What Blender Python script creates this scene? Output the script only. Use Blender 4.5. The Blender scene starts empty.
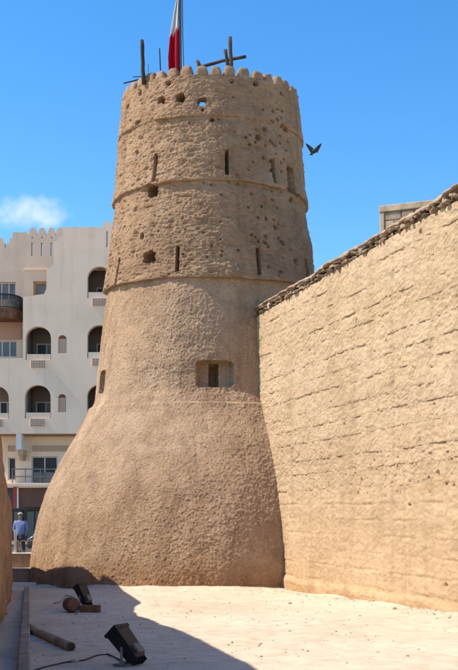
import bpy, bmesh, math, random
import numpy as np
from mathutils import Vector, Matrix, Euler
from mathutils.geometry import tessellate_polygon
R_ = math.radians
random.seed(7); rng = np.random.default_rng(11)
SC = bpy.context.scene; COL = SC.collection

# ------------------------------------------------------------------ camera, sky, sun, exposure
F, YH, CX, EYE = 1000.0, 514.0, 229.0, 1.6
cam = bpy.data.cameras.new('camera'); cam_o = bpy.data.objects.new('camera', cam); COL.objects.link(cam_o)
cam_o.location = (0, 0, EYE); cam_o.rotation_euler = (R_(90), 0, 0)
cam.sensor_fit = 'HORIZONTAL'; cam.sensor_width = 36; cam.lens = 36 * F / 458.0
cam.shift_y = (YH - 335.0) / 458.0; cam.clip_end = 9000
SC.camera = cam_o
SUN_EL, SUN_AZ = 50.0, 2.0        # azimuth: degrees towards the camera from due left
to_sun = Vector((-math.cos(R_(SUN_AZ)) * math.cos(R_(SUN_EL)), -math.sin(R_(SUN_AZ)) * math.cos(R_(SUN_EL)), math.sin(R_(SUN_EL))))
wd = bpy.data.worlds.new('World'); SC.world = wd; wd.use_nodes = True
wn, wl = wd.node_tree.nodes, wd.node_tree.links; wn.clear()
sky = wn.new('ShaderNodeTexSky'); sky.sky_type = 'NISHITA'; sky.sun_disc = False
sky.sun_elevation = R_(SUN_EL); sky.sun_rotation = math.atan2(to_sun.x, to_sun.y)
sky.air_density = 1.0; sky.dust_density = 0.15; sky.ozone_density = 2.2; sky.altitude = 0
hsv = wn.new('ShaderNodeHueSaturation'); hsv.inputs['Saturation'].default_value = 1.35; hsv.inputs['Value'].default_value = 1.12
wl.new(sky.outputs[0], hsv.inputs['Color'])
# a small fair-weather cloud low in the sky, by direction
tc = wn.new('ShaderNodeTexCoord'); sep = wn.new('ShaderNodeSeparateXYZ'); wl.new(tc.outputs['Generated'], sep.inputs[0])
def wmath(op, a, b=None, c=None):
    n = wn.new('ShaderNodeMath'); n.operation = op
    for i, v in enumerate((a, b, c)):
        if v is None: continue
        if isinstance(v, (int, float)): n.inputs[i].default_value = v
        else: wl.new(v, n.inputs[i])
    return n.outputs[0]
ysafe = wmath('MAXIMUM', sep.outputs[1], 0.001)
u = wmath('DIVIDE', sep.outputs[0], ysafe); v = wmath('DIVIDE', sep.outputs[2], ysafe)
du = wmath('DIVIDE', wmath('ADD', u, 0.203), 0.047); dv = wmath('DIVIDE', wmath('SUBTRACT', v, 0.300), 0.020)
dd = wmath('ADD', wmath('MULTIPLY', du, du), wmath('MULTIPLY', dv, dv))
nz = wn.new('ShaderNodeTexNoise'); nz.inputs['Scale'].default_value = 42; nz.inputs['Detail'].default_value = 6
wl.new(tc.outputs['Generated'], nz.inputs['Vector'])
cl = wmath('SUBTRACT', wmath('ADD', 0.55, wmath('MULTIPLY', wmath('SUBTRACT', nz.outputs[0], 0.5), 2.6)), wmath('MULTIPLY', dd, 0.75))
cm = wn.new('ShaderNodeMapRange'); cm.interpolation_type = 'SMOOTHSTEP'
wl.new(cl, cm.inputs[0]); cm.inputs[1].default_value = -0.25; cm.inputs[2].default_value = 1.3; cm.inputs[4].default_value = 0.62
mixc = wn.new('ShaderNodeMix'); mixc.data_type = 'RGBA'
wl.new(cm.outputs[0], mixc.inputs[0]); wl.new(hsv.outputs[0], mixc.inputs[6]); mixc.inputs[7].default_value = (5.4, 5.5, 5.7, 1)
bg = wn.new('ShaderNodeBackground'); bg.inputs['Strength'].default_value = 0.15
wl.new(mixc.outputs[2], bg.inputs['Color'])
wo = wn.new('ShaderNodeOutputWorld'); wl.new(bg.outputs[0], wo.inputs[0])
sl = bpy.data.lights.new('sun', 'SUN'); sl.energy = 5.0; sl.angle = R_(0.5); sl.color = (1.0, 0.90, 0.76)
so = bpy.data.objects.new('sun', sl); COL.objects.link(so)
so.rotation_euler = to_sun.to_track_quat('Z', 'Y').to_euler(); so.location = (-30, -10, 40)
vs = SC.view_settings; vs.view_transform = 'Standard'; vs.look = 'None'; vs.exposure = 0.55; vs.gamma = 1.0; vs.use_curve_mapping = False

# ------------------------------------------------------------------ helpers
def P(px, py, d): return Vector(((px - CX) / F * d, d, EYE + (YH - py) / F * d))
_T = rng.random((64, 64, 64))
def vnoise(p, seed=0):
    p = np.asarray(p, float) + seed * 17.31
    i = np.floor(p).astype(int); f = p - i; f = f * f * f * (f * (f * 6 - 15) + 10)
    x0, y0, z0 = (i[..., 0] & 63), (i[..., 1] & 63), (i[..., 2] & 63)
    x1, y1, z1 = (x0 + 1) & 63, (y0 + 1) & 63, (z0 + 1) & 63
    fx, fy, fz = f[..., 0], f[..., 1], f[..., 2]
    a = _T[x0, y0, z0] * (1 - fx) + _T[x1, y0, z0] * fx; b = _T[x0, y1, z0] * (1 - fx) + _T[x1, y1, z0] * fx
    c = _T[x0, y0, z1] * (1 - fx) + _T[x1, y0, z1] * fx; d = _T[x0, y1, z1] * (1 - fx) + _T[x1, y1, z1] * fx
    return (a * (1 - fy) + b * fy) * (1 - fz) + (c * (1 - fy) + d * fy) * fz
def fbm(p, octv=4, seed=0, gain=0.5):
    s = 0; a = 1; t = 0
    for k in range(octv):
        s = s + a * (vnoise(p * (2.03 ** k), seed + k * 3) - 0.5); t += a; a *= gain
    return s / t * 2
def ridge(p, seed=0): return 1 - np.abs(2 * vnoise(p, seed) - 1)
_J = rng.random((32, 32, 32, 3)); _C = rng.random((32, 32, 32))
def worley(p):
    i0 = np.floor(p).astype(int); f1 = np.full(p.shape[:-1], 9.0); f2 = f1.copy(); cid = f1 * 0
    for a in (-1, 0, 1):
        for b in (-1, 0, 1):
            for c in (-1, 0, 1):
                q = i0 + np.array([a, b, c]); k = (q[..., 0] & 31, q[..., 1] & 31, q[..., 2] & 31)
                d = np.sqrt(((q + _J[k] - p) ** 2).sum(-1)); nearer = d < f1
                f2 = np.where(nearer, f1, np.minimum(f2, d)); cid = np.where(nearer, _C[k], cid); f1 = np.where(nearer, d, f1)
    return f1, f2, cid
def stones(p, seed=0):
    f1, f2, c = worley(p + seed * 3.3); return np.clip((f2 - f1) * 3.2, 0, 1) ** .7, c
def warp(p, amt, sc, seed):
    q = p.copy()
    for k in range(3): q[..., k] += amt * (vnoise(p * sc, seed + k * 5) - 0.5)
    return q
def link_mesh(name, me, mat, parent=None, smooth=True):
    mats = mat if isinstance(mat, (list, tuple)) else [mat]
    for m in mats: me.materials.append(m)
    if smooth and len(me.polygons): me.polygons.foreach_set('use_smooth', np.ones(len(me.polygons), bool))
    o = bpy.data.objects.new(name, me); COL.objects.link(o)
    if parent is not None:
        o.parent = parent
        par = parent; mt = Matrix.Identity(4)
        while par is not None:
            mt = par.matrix_basis if par.parent is None else mt; par = par.parent
        root = parent
        while root.parent is not None: root = root.parent
        # children are modelled in world space: undo the root's placement
        if parent is root: o.matrix_parent_inverse = root.matrix_basis.inverted()
    return o
def arr_mesh(name, verts, quads):
    me = bpy.data.meshes.new(name); nv, nf = len(verts), len(quads); k = quads.shape[1]
    me.vertices.add(nv); me.vertices.foreach_set('co', np.ascontiguousarray(verts, np.float32).ravel())
    me.loops.add(nf * k); me.loops.foreach_set('vertex_index', np.ascontiguousarray(quads, np.int32).ravel())
    me.polygons.add(nf); me.polygons.foreach_set('loop_start', np.arange(0, nf * k, k, dtype=np.int32))
    me.update(calc_edges=True); me.validate(); return me
def grid_quads(nr, nc, closed=False):
    r = np.arange(nr - 1)[:, None]; c = np.arange(nc if closed else nc - 1)[None, :]; c2 = (c + 1) % nc
    return np.stack([r * nc + c, r * nc + c2, (r + 1) * nc + c2, (r + 1) * nc + c], -1).reshape(-1, 4)
def sub_mesh(name, verts, quads):
    used = np.unique(quads); m = np.full(len(verts), -1); m[used] = np.arange(len(used))
    return arr_mesh(name, verts[used], m[quads])
def thing(name, label, cat, loc=(0, 0, 0), rot=None, group=None):
    o = bpy.data.objects.new(name, None); COL.objects.link(o); o.location = loc; o.empty_display_size = 0.1
    if rot is not None: o.rotation_euler = rot
    o['label'] = label; o['category'] = cat
    if group: o['group'] = group
    return o
def tag(o, label, cat, group=None):
    o['label'] = label; o['category'] = cat
    if group: o['group'] = group
    return o
def struct(o): o['kind'] = 'structure'; return o
class MB:
    def __init__(s): s.v = []; s.f = []; s.m = []; s.mi = 0
    def add(s, vs_, fs):
        b = len(s.v); s.v += [tuple(x) for x in vs_]
        for f in fs: s.f.append([i + b for i in f]); s.m.append(s.mi)
        return s
    def box(s, x0, x1, y0, y1, z0, z1, M=None):
        vs_ = [Vector((x, y, z)) for z in (z0, z1) for y in (y0, y1) for x in (x0, x1)]
        if M is not None: vs_ = [M @ q for q in vs_]
        return s.add(vs_, [(0, 2, 3, 1), (4, 5, 7, 6), (0, 1, 5, 4), (2, 6, 7, 3), (0, 4, 6, 2), (1, 3, 7, 5)])
    def tube(s, pts, r, n=8, cap=True):
        pts = [Vector(p) for p in pts]; rs = r if isinstance(r, (list, tuple)) else [r] * len(pts); vs_ = []; fs = []
        for i, p in enumerate(pts):
            d = (pts[min(i + 1, len(pts) - 1)] - pts[max(i - 1, 0)]).normalized()
            a = d.orthogonal().normalized() if i == 0 else (a - d * a.dot(d)).normalized()
            b = d.cross(a)
            for k in range(n):
                t = 2 * math.pi * k / n; vs_.append(p + (a * math.cos(t) + b * math.sin(t)) * rs[i])
        for i in range(len(pts) - 1):
            for k in range(n): fs.append((i * n + k, i * n + (k + 1) % n, (i + 1) * n + (k + 1) % n, (i + 1) * n + k))
        if cap: fs.append(tuple(range(n - 1, -1, -1))); fs.append(tuple(range((len(pts) - 1) * n, len(pts) * n)))
        return s.add(vs_, fs)
    def prism(s, loops, y0, y1, M=None):
        """loops of (x,z): first outer, rest holes; a slab from y0 (front) to y1"""
        flat = [q for lp in loops for q in lp]
        tris = tessellate_polygon([[Vector((x, z, 0)) for x, z in lp] for lp in loops])
        n = len(flat); vs_ = [Vector((x, y0, z)) for x, z in flat] + [Vector((x, y1, z)) for x, z in flat]
        fs = []
        for t in tris:
            a, b, c = [Vector((flat[i][0], flat[i][1])) for i in t]
            t = list(t)
            if (b - a).cross(c - a) < 0: t.reverse()
            fs.append(tuple(t)); fs.append(tuple(i + n for i in reversed(t)))
        k = 0
        for li, lp in enumerate(loops):
            m = len(lp); area = sum(lp[i][0] * lp[(i + 1) % m][1] - lp[(i + 1) % m][0] * lp[i][1] for i in range(m))
            ccw = (area > 0) == (li == 0)
            for i in range(m):
                a, b = k + i, k + (i + 1) % m
                fs.append((a, a + n, b + n, b) if ccw else (b, b + n, a + n, a))
            k += m
        if M is not None: vs_ = [M @ q for q in vs_]
        return s.add(vs_, fs)
    def mesh(s, name):
        me = bpy.data.meshes.new(name); me.from_pydata(s.v, [], s.f)
        if s.mi: me.polygons.foreach_set('material_index', s.m)
        me.update(); return me
    def build(s, name, mat, parent=None, smooth=False, bevel=0, seg=2):
        o = link_mesh(name, s.mesh(name), mat, parent, smooth)
        if bevel:
            b = o.modifiers.new('bevel', 'BEVEL'); b.width = bevel; b.segments = seg; b.limit_method = 'ANGLE'; b.angle_limit = R_(40)
        return o

# ------------------------------------------------------------------ materials
def newmat(name):
    m = bpy.data.materials.new(name); m.use_nodes = True; nt = m.node_tree
    return m, nt.nodes, nt.links, nt.nodes['Principled BSDF']
def noise_node(n, l, scale, detail=5, dist=0, vec=None, rough=0.55):
    t = n.new('ShaderNodeTexNoise'); t.inputs['Scale'].default_value = scale; t.inputs['Detail'].default_value = detail
    t.inputs['Distortion'].default_value = dist; t.inputs['Roughness'].default_value = rough
    if vec is not None: l.new(vec, t.inputs['Vector'])
    return t
def ramp(n, l, fac, stops):
    r = n.new('ShaderNodeValToRGB'); l.new(fac, r.inputs[0]); e = r.color_ramp.elements
    while len(e) < len(stops): e.new(0.5)
    for i, (p, c) in enumerate(stops):
        e[i].position = p; e[i].color = (*c, 1) if len(c) == 3 else c
    return r.outputs[0]
def mix(n, l, fac, a, b, mode='MIX'):
    m = n.new('ShaderNodeMix'); m.data_type = 'RGBA'; m.blend_type = mode
    if isinstance(fac, (int, float)): m.inputs[0].default_value = fac
    else: l.new(fac, m.inputs[0])
    for i, q in ((6, a), (7, b)):
        if isinstance(q, tuple): m.inputs[i].default_value = (*q, 1)
        else: l.new(q, m.inputs[i])
    return m.outputs[2]
def nmath(n, l, op, a, b=0.0, clamp=False):
    m = n.new('ShaderNodeMath'); m.operation = op; m.use_clamp = clamp
    for i, q in enumerate((a, b)):
        if isinstance(q, (int, float)): m.inputs[i].default_value = q
        else: l.new(q, m.inputs[i])
    return m.outputs[0]
def mud(name, c_lo, c_mid, c_hi, grain=60, bump=0.5, bdist=0.012, straw=0.0, stain=None, big=0.55, stretch=None, speck=0.25, streak=0.6):
    m, n, l, b = newmat(name)
    g = n.new('ShaderNodeNewGeometry'); pos = g.outputs['Position']
    v = pos
    if stretch:
        mp = n.new('ShaderNodeMapping'); mp.inputs['Scale'].default_value = stretch; l.new(pos, mp.inputs[0]); v = mp.outputs[0]
    n1 = noise_node(n, l, big, 5, 0.6, v); n2 = noise_node(n, l, 5.5, 8, 0.3, v, 0.65); n3 = noise_node(n, l, grain, 4, 0, pos, 0.7)
    base = ramp(n, l, n1.outputs[0], [(0.33, c_lo), (0.5, c_mid), (0.68, c_hi)])
    v2 = ramp(n, l, n2.outputs[0], [(0.3, (0.74, 0.72, 0.70)), (0.5, (1, 1, 1)), (0.72, (1.12, 1.11, 1.09))])
    base = mix(n, l, 0.9, base, v2, 'MULTIPLY')
    v3 = ramp(n, l, n3.outputs[0], [(0.32, (0.62, 0.6, 0.57)), (0.5, (1, 1, 1)), (0.7, (1.1, 1.1, 1.08))])
    base = mix(n, l, speck * 2, base, v3, 'MULTIPLY')
    if stain:
        z0, z1, sc_ = stain
        sp = n.new('ShaderNodeSeparateXYZ'); l.new(pos, sp.inputs[0])
        ns = noise_node(n, l, 1.6, 6, 0.5, pos)
        zz = nmath(n, l, 'ADD', sp.outputs[2], nmath(n, l, 'MULTIPLY', nmath(n, l, 'SUBTRACT', ns.outputs[0], 0.5), 0.9))
        mr = n.new('ShaderNodeMapRange'); mr.interpolation_type = 'SMOOTHSTEP'; l.new(zz, mr.inputs[0])
        mr.inputs[1].default_value = z0; mr.inputs[2].default_value = z1; mr.inputs[3].default_value = 0.85; mr.inputs[4].default_value = 0
        base = mix(n, l, mr.outputs[0], base, sc_, 'MULTIPLY')
    h = nmath(n, l, 'MULTIPLY', n3.outputs[0], 0.45)
    h = nmath(n, l, 'ADD', h, nmath(n, l, 'MULTIPLY', n2.outputs[0], 1.0))
    if straw:
        w1 = noise_node(n, l, 15, 3, 2.2, pos); w2 = noise_node(n, l, 31, 2, 1.8, pos)
        for w, k in ((w1, 1.0), (w2, 0.7)):
            rr = nmath(n, l, 'ABSOLUTE', nmath(n, l, 'SUBTRACT', w.outputs[0], 0.5))
            rr = nmath(n, l, 'SUBTRACT', 1.0, nmath(n, l, 'MULTIPLY', rr, 11.0), True)
            h = nmath(n, l, 'ADD', h, nmath(n, l, 'MULTIPLY', rr, straw * k)); base = mix(n, l, nmath(n, l, 'MULTIPLY', rr, 0.28 * straw), base, tuple(min(1, q * 1.28) for q in c_hi))
    if straw >= .8:      # fine crazing of dried mud plaster
        wv = noise_node(n, l, 7, 3, 0, pos); mv = n.new('ShaderNodeVectorMath'); mv.operation = 'MULTIPLY_ADD'; l.new(wv.outputs['Color'], mv.inputs[0]); mv.inputs[1].default_value = (.14, .14, .14); l.new(pos, mv.inputs[2])
        vo = n.new('ShaderNodeTexVoronoi'); vo.feature = 'DISTANCE_TO_EDGE'; vo.inputs['Scale'].default_value = 12; l.new(mv.outputs[0], vo.inputs['Vector'])
        me_ = n.new('ShaderNodeMapRange'); me_.interpolation_type = 'SMOOTHSTEP'; l.new(vo.outputs['Distance'], me_.inputs[0]); me_.inputs[1].default_value = 0.0; me_.inputs[2].default_value = 0.11
        gate = noise_node(n, l, 2.2, 3, 0, pos); gt = n.new('ShaderNodeMapRange'); l.new(gate.outputs[0], gt.inputs[0]); gt.inputs[1].default_value = .38; gt.inputs[2].default_value = .56
        crk = nmath(n, l, 'MULTIPLY', nmath(n, l, 'SUBTRACT', 1.0, me_.outputs[0]), gt.outputs[0])
        h = nmath(n, l, 'SUBTRACT', h, nmath(n, l, 'MULTIPLY', crk, 0.9)); base = mix(n, l, nmath(n, l, 'MULTIPLY', crk, 0.55), base, (0.60, 0.53, 0.46), 'MULTIPLY')
    # rain streaks and patchy repairs
    ms = n.new('ShaderNodeMapping'); ms.inputs['Scale'].default_value = (2.6, 2.6, 0.22); l.new(pos, ms.inputs[0])
    nst = noise_node(n, l, 1.0, 6, 0.4, ms.outputs[0], 0.6); npt = noise_node(n, l, 1.3, 3, 1.2, pos, 0.4)
    base = mix(n, l, streak, base, ramp(n, l, nst.outputs[0], [(0.36, (0.70, 0.66, 0.62)), (0.5, (1, 1, 1)), (0.66, (1.08, 1.07, 1.05))]), 'MULTIPLY')
    base = mix(n, l, streak, base, ramp(n, l, npt.outputs[0], [(0.38, (0.86, 0.83, 0.80)), (0.44, (1, 1, 1)), (0.58, (1, 1, 1)), (0.63, (1.09, 1.07, 1.03))]), 'MULTIPLY')
    l.new(base, b.inputs['Base Color']); b.inputs['Roughness'].default_value = 0.95
    b.inputs['Specular IOR Level'].default_value = 0.15
    bp = n.new('ShaderNodeBump'); bp.inputs['Strength'].default_value = bump; bp.inputs['Distance'].default_value = bdist
    l.new(h, bp.inputs['Height']); l.new(bp.outputs[0], b.inputs['Normal'])
    return m
def plain(name, col, rough=0.6, metal=0.0, var=0.12, scale=6, bump=0.0, spec=0.5):
    m, n, l, b = newmat(name)
    g = n.new('ShaderNodeNewGeometry')
    t = noise_node(n, l, scale, 6, 0.2, g.outputs['Position'])
    c = ramp(n, l, t.outputs[0], [(0.3, tuple(x * (1 - var) for x in col)), (0.7, tuple(min(1, x * (1 + var)) for x in col))])
    l.new(c, b.inputs['Base Color']); b.inputs['Roughness'].default_value = rough; b.inputs['Metallic'].default_value = metal
    b.inputs['Specular IOR Level'].default_value = spec
    if bump:
        t2 = noise_node(n, l, scale * 6, 5, 0, g.outputs['Position'])
        bp = n.new('ShaderNodeBump'); bp.inputs['Strength'].default_value = bump; bp.inputs['Distance'].default_value = 0.01
        l.new(t2.outputs[0], bp.inputs['Height']); l.new(bp.outputs[0], b.inputs['Normal'])
    return m
def streaky(name, col):
    m, n, l, b = newmat(name); g = n.new('ShaderNodeNewGeometry'); pos = g.outputs['Position']
    ms = n.new('ShaderNodeMapping'); ms.inputs['Scale'].default_value = (1.6, 1.6, 0.12); l.new(pos, ms.inputs[0])
    a = noise_node(n, l, 1.0, 7, 0.3, ms.outputs[0], 0.65); c = noise_node(n, l, 0.35, 5, 0.8, pos)
    base = ramp(n, l, c.outputs[0], [(0.35, tuple(x * .90 for x in col)), (0.6, col)])
    base = mix(n, l, 0.45, base, ramp(n, l, a.outputs[0], [(0.34, (0.80, 0.77, 0.73)), (0.48, (1, 1, 1)), (0.7, (1.03, 1.03, 1.02))]), 'MULTIPLY')
    l.new(base, b.inputs['Base Color']); b.inputs['Roughness'].default_value = 0.85; b.inputs['Specular IOR Level'].default_value = 0.2
    f = noise_node(n, l, 9, 6, 0, pos); bp = n.new('ShaderNodeBump'); bp.inputs['Strength'].default_value = .25; bp.inputs['Distance'].default_value = .02
    l.new(f.outputs[0], bp.inputs['Height']); l.new(bp.outputs[0], b.inputs['Normal']); return m
def glass(name, col=(0.02, 0.025, 0.03), rough=0.06):
    m = plain(name, col, rough, 0, 0.2, 1.5); return m

STAIN = (0.70, 0.50, 0.35)
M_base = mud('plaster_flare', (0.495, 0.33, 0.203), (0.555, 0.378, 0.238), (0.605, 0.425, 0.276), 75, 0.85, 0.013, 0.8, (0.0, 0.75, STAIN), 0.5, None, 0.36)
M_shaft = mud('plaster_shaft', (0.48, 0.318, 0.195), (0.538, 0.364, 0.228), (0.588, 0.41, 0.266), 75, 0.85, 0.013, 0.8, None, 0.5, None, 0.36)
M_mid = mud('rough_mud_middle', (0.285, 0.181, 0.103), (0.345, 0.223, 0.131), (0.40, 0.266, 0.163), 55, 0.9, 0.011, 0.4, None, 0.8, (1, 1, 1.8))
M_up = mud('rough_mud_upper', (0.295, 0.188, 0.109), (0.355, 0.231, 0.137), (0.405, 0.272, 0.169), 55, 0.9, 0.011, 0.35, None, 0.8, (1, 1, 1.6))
M_wall = mud('coursed_mud', (0.46, 0.325, 0.19), (0.525, 0.378, 0.228), (0.58, 0.425, 0.27), 60, 0.8, 0.009, 0.5, None, 0.5, (1, 1, 1.8), 0.25, 0.3)
M_skirt = mud('render_skirt', (0.465, 0.328, 0.192), (0.52, 0.37, 0.22), (0.565, 0.41, 0.255), 60, 0.8, 0.009, 0.4, (-0.25, 0.55, (0.86, 0.70, 0.52)), 0.6, (1, 1, 2.4), 0.22, 0.3)
M_cap = mud('wall_cap_mud', (0.31, 0.215, 0.14), (0.36, 0.255, 0.17), (0.41, 0.29, 0.195), 60, 0.5, 0.01, 0.2)
M_core = mud('wall_core_mud', (0.20, 0.145, 0.095), (0.24, 0.175, 0.115), (0.28, 0.2, 0.13), 50, 0.8, 0.02)
M_low = mud('red_mud', (0.36, 0.225, 0.135), (0.43, 0.275, 0.17), (0.49, 0.325, 0.205), 50, 0.8, 0.02, 0.4)
M_stone = [mud('rubble_stone_%d' % i, tuple(x * .8 for x in c), c, tuple(min(1, x * 1.15) for x in c), 40, 0.8, 0.01, 0, None, 3)
           for i, c in enumerate([(0.24, 0.17, 0.108), (0.16, 0.115, 0.075), (0.33, 0.245, 0.16), (0.55, 0.46, 0.34)])]
M_ground = mud('pale_sand', (0.535, 0.425, 0.315), (0.58, 0.468, 0.352), (0.62, 0.508, 0.388), 28, 0.5, 0.010, 0, None, 0.35, None, 0.14, 0.2)
M_peb = mud('pebble', (0.38, 0.28, 0.19), (0.46, 0.35, 0.25), (0.55, 0.44, 0.32), 40, 0.4)
M_grey = streaky('grey_white_paint', (0.88, 0.665, 0.475))
M_peach = streaky('peach_paint', (0.77, 0.575, 0.40))
M_loggia = plain('loggia_shade_tone', (0.24, 0.19, 0.16), 0.8, 0, 0.08, 0.6, 0, 0.2)  # recess shade darkened into the colour; also used on slabs, soffit and rail
M_pink = plain('pink_brown_paint', (0.42, 0.26, 0.18), 0.8, 0, 0.08, 0.6, 0, 0.2)
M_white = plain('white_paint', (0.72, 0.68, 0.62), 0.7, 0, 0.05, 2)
M_frame = plain('pale_aluminium', (0.55, 0.52, 0.46), 0.5, 0.0, 0.08, 4)
M_ochre = plain('ochre_wood', (0.46, 0.28, 0.11), 0.6, 0, 0.15, 8)
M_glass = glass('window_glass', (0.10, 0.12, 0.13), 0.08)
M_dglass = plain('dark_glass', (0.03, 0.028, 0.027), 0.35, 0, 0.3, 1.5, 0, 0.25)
M_curt = plain('curtain_glass', (0.17, 0.165, 0.15), 0.4, 0, 0.35, 1.2, 0, 0.2)
M_iron = plain('black_iron', (0.02, 0.019, 0.018), 0.55, 0.2, 0.2, 20)
M_black = plain('black_painted_metal', (0.016, 0.016, 0.017), 0.5, 0.0, 0.4, 30, 0.15, 0.3)
M_dkgrey = plain('dusty_grey_metal', (0.16, 0.145, 0.13), 0.7, 0.0, 0.3, 25, 0.3)
M_lens = glass('lamp_glass', (0.04, 0.045, 0.05), 0.1)
M_wood = mud('weathered_wood', (0.05, 0.036, 0.025), (0.075, 0.053, 0.037), (0.10, 0.07, 0.05), 60, 0.8, 0.01, 0, None, 4, (1, 1, 0.2))
M_dowood = mud('dusty_wood', (0.30, 0.23, 0.16), (0.38, 0.295, 0.21), (0.45, 0.36, 0.265), 60, 0.8, 0.008, 0, None, 3)
M_conc = mud('dusty_concrete', (0.26, 0.215, 0.17), (0.32, 0.265, 0.21), (0.38, 0.32, 0.255), 60, 0.6, 0.01, 0, None, 2)
M_rust = mud('rusty_brown', (0.13, 0.07, 0.045), (0.17, 0.095, 0.06), (0.22, 0.125, 0.08), 40, 0.6, 0.01, 0, None, 5)
M_red = plain('flag_red', (0.56, 0.012, 0.035), 0.75, 0, 0.08, 6, 0, 0.2)
M_fwhite = plain('flag_white', (0.78, 0.77, 0.75), 0.75, 0, 0.04, 6, 0, 0.2)
M_pole = plain('pole_paint', (0.10, 0.09, 0.085), 0.45, 0.3, 0.2, 10)
M_sred = plain('sign_red', (0.36, 0.03, 0.03), 0.5, 0, 0.1, 5)
M_sbrown = plain('sign_brown', (0.11, 0.045, 0.03), 0.5, 0, 0.25, 2)
M_shop = plain('shop_dark', (0.05, 0.05, 0.055), 0.4, 0, 0.4, 1.0)
M_teal = plain('shop_grey_green', (0.10, 0.115, 0.115), 0.4, 0, 0.3, 0.8)
M_blue = plain('blue_cloth', (0.19, 0.21, 0.36), 0.9, 0, 0.12, 8)
M_trou = plain('dark_cloth', (0.05, 0.05, 0.06), 0.9, 0, 0.15, 8)
M_skin = plain('skin', (0.30, 0.17, 0.11), 0.6, 0, 0.06, 8)
M_hair = plain('dark_hair', (0.02, 0.016, 0.014), 0.6, 0, 0.3, 30)
M_cloth = plain('pale_cap', (0.34, 0.27, 0.20), 0.9, 0, 0.1, 10)
M_car = plain('car_paint', (0.06, 0.065, 0.075), 0.25, 0.3, 0.05, 2)
M_silver = plain('silver_paint', (0.62, 0.63, 0.64), 0.3, 0.3, 0.05, 2)
M_tyre = plain('rubber', (0.025, 0.025, 0.025), 0.85, 0, 0.2, 12)
M_bird = plain('feather', (0.022, 0.022, 0.028), 0.7, 0, 0.4, 30)
M_asph = plain('asphalt', (0.11, 0.10, 0.09), 0.9, 0, 0.2, 2, 0.3)
M_step = mud('paved_step', (0.30, 0.225, 0.155), (0.36, 0.27, 0.19), (0.42, 0.32, 0.23), 50, 0.4, 0.008)
M_tan = mud('tan_render', (0.46, 0.34, 0.22), (0.50, 0.375, 0.245), (0.54, 0.41, 0.27), 50, 0.4, 0.008)

# ------------------------------------------------------------------ ground
D_, XA_ = 25.6, -0.475
def gz(x, y): return -0.022 * (np.clip(y, 8, 27) - 21)
def axis(segs):
    out = []
    for a, b, n_ in segs: out += list(np.linspace(a, b, n_, endpoint=False))
    return np.array(out + [segs[-1][1]])
gx = axis([(-4000, -200, 6), (-200, -30, 8), (-30, -7, 14), (-7, 5.5, 300), (5.5, 30, 14), (30, 200, 8), (200, 4000, 6)])
gy = axis([(-600, -20, 8), (-20, 7, 20), (7, 14, 230), (14, 27.5, 280), (27.5, 60, 24), (60, 300, 10), (300, 6000, 10)])
GX, GY = np.meshgrid(gx, gy); p3 = np.stack([GX, GY, GX * 0], -1)
near = ((GX > -8) & (GX < 6.5) & (GY > 6) & (GY < 28)).astype(float)
foot = np.clip(vnoise(p3 * 4.3, 5) - 0.62, 0, 1) * 0.035
dtw = np.abs(np.hypot(GX - XA_, GY - D_) - 4.52); bank = 0.09 * np.exp(-(dtw / .16) ** 2) * np.clip(vnoise(p3 * 1.7, 33) * 2 - .4, 0, 1)
dwl = np.abs((GX - 1.175) * .955 + (GY - 21.4) * .297); bank += 0.08 * np.exp(-(dwl / .16) ** 2) * np.clip(vnoise(p3 * .8, 35) * 1.4 - .3, 0, 1) * .6
GZ = bank + gz(GX, GY) + near * (0.05 * fbm(p3 * 0.5, 3, 3) + 0.006 * fbm(p3 * 2.6, 4, 8) + 0.005 * fbm(p3 * 11, 3, 21) - foot)
go = link_mesh('ground', arr_mesh('ground', np.stack([GX, GY, GZ], -1).reshape(-1, 3), grid_quads(len(gy), len(gx))), M_ground)
struct(go)
def ground_at(x, y):
    q = np.array([[x, y, 0.0]]); nr = 1.0 if (-8 < x < 6.5 and 6 < y < 28) else 0.0
    return float(gz(x, y) + nr * (0.05 * fbm(q * 0.5, 3, 3) + 0.006 * fbm(q * 2.6, 4, 8))[0])
st = MB().box(-60, 25, 30.5, 56.2, -0.30, -0.122); struct(st.build('street', M_asph, None))
pv = MB().box(-60, 25, 52.5, 58.4, -0.3, 0.02); struct(pv.build('pavement', M_step, None, bevel=0.02))

# ------------------------------------------------------------------ the round tower
D, XA = 25.6, -0.475
prof = [(66, 82), (89, 84), (143, 89.2), (180, 92.2), (207, 93.4), (250, 99), (290, 103.2), (335, 109.2), (370, 112.8), (402, 116), (406.5, 118.5), (412, 121),
        (420, 124), (438, 135), (457, 147.5), (487, 163.0), (518, 172.8), (554, 179.3), (584, 181.5), (600, 182)]
pz, pr = [], []
for y_, w_ in prof:
    s_ = (w_ / F) / math.sqrt(1 + (w_ / F) ** 2); pr.append(D * s_); pz.append(EYE + (YH - y_) / F * D * (1 - s_ * s_))
pz, pr = np.array(pz[::-1]), np.array(pr[::-1])
_zz = np.linspace(pz[0], pz[-1], 900); _rr = np.interp(_zz, pz, pr)
_k = np.ones(9) / 9
_rs = np.convolve(np.pad(_rr, 4, mode='edge'), _k, 'valid')
_k = np.ones(41) / 41; _rw = np.convolve(np.pad(_rr, 20, mode='edge'), _k, 'valid'); _bl = np.exp(-((_zz - 4.2) / .45) ** 2); _rs = _rs * _bl + _rw * (1 - _bl)
def prad(z): return np.interp(z, _zz, _rs)
def ring(zf, ze, amp=0.03, seed=0):
    def f(th):
        q = np.stack([np.cos(th) * 2.2, np.sin(th) * 2.2, th * 0 + seed], -1)
        return zf + (ze - zf) * (1 - np.cos(th)) + amp * fbm(q * 1.3, 3, seed) + 0.012 * fbm(q * 7, 2, seed + 4)
    return f
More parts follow.
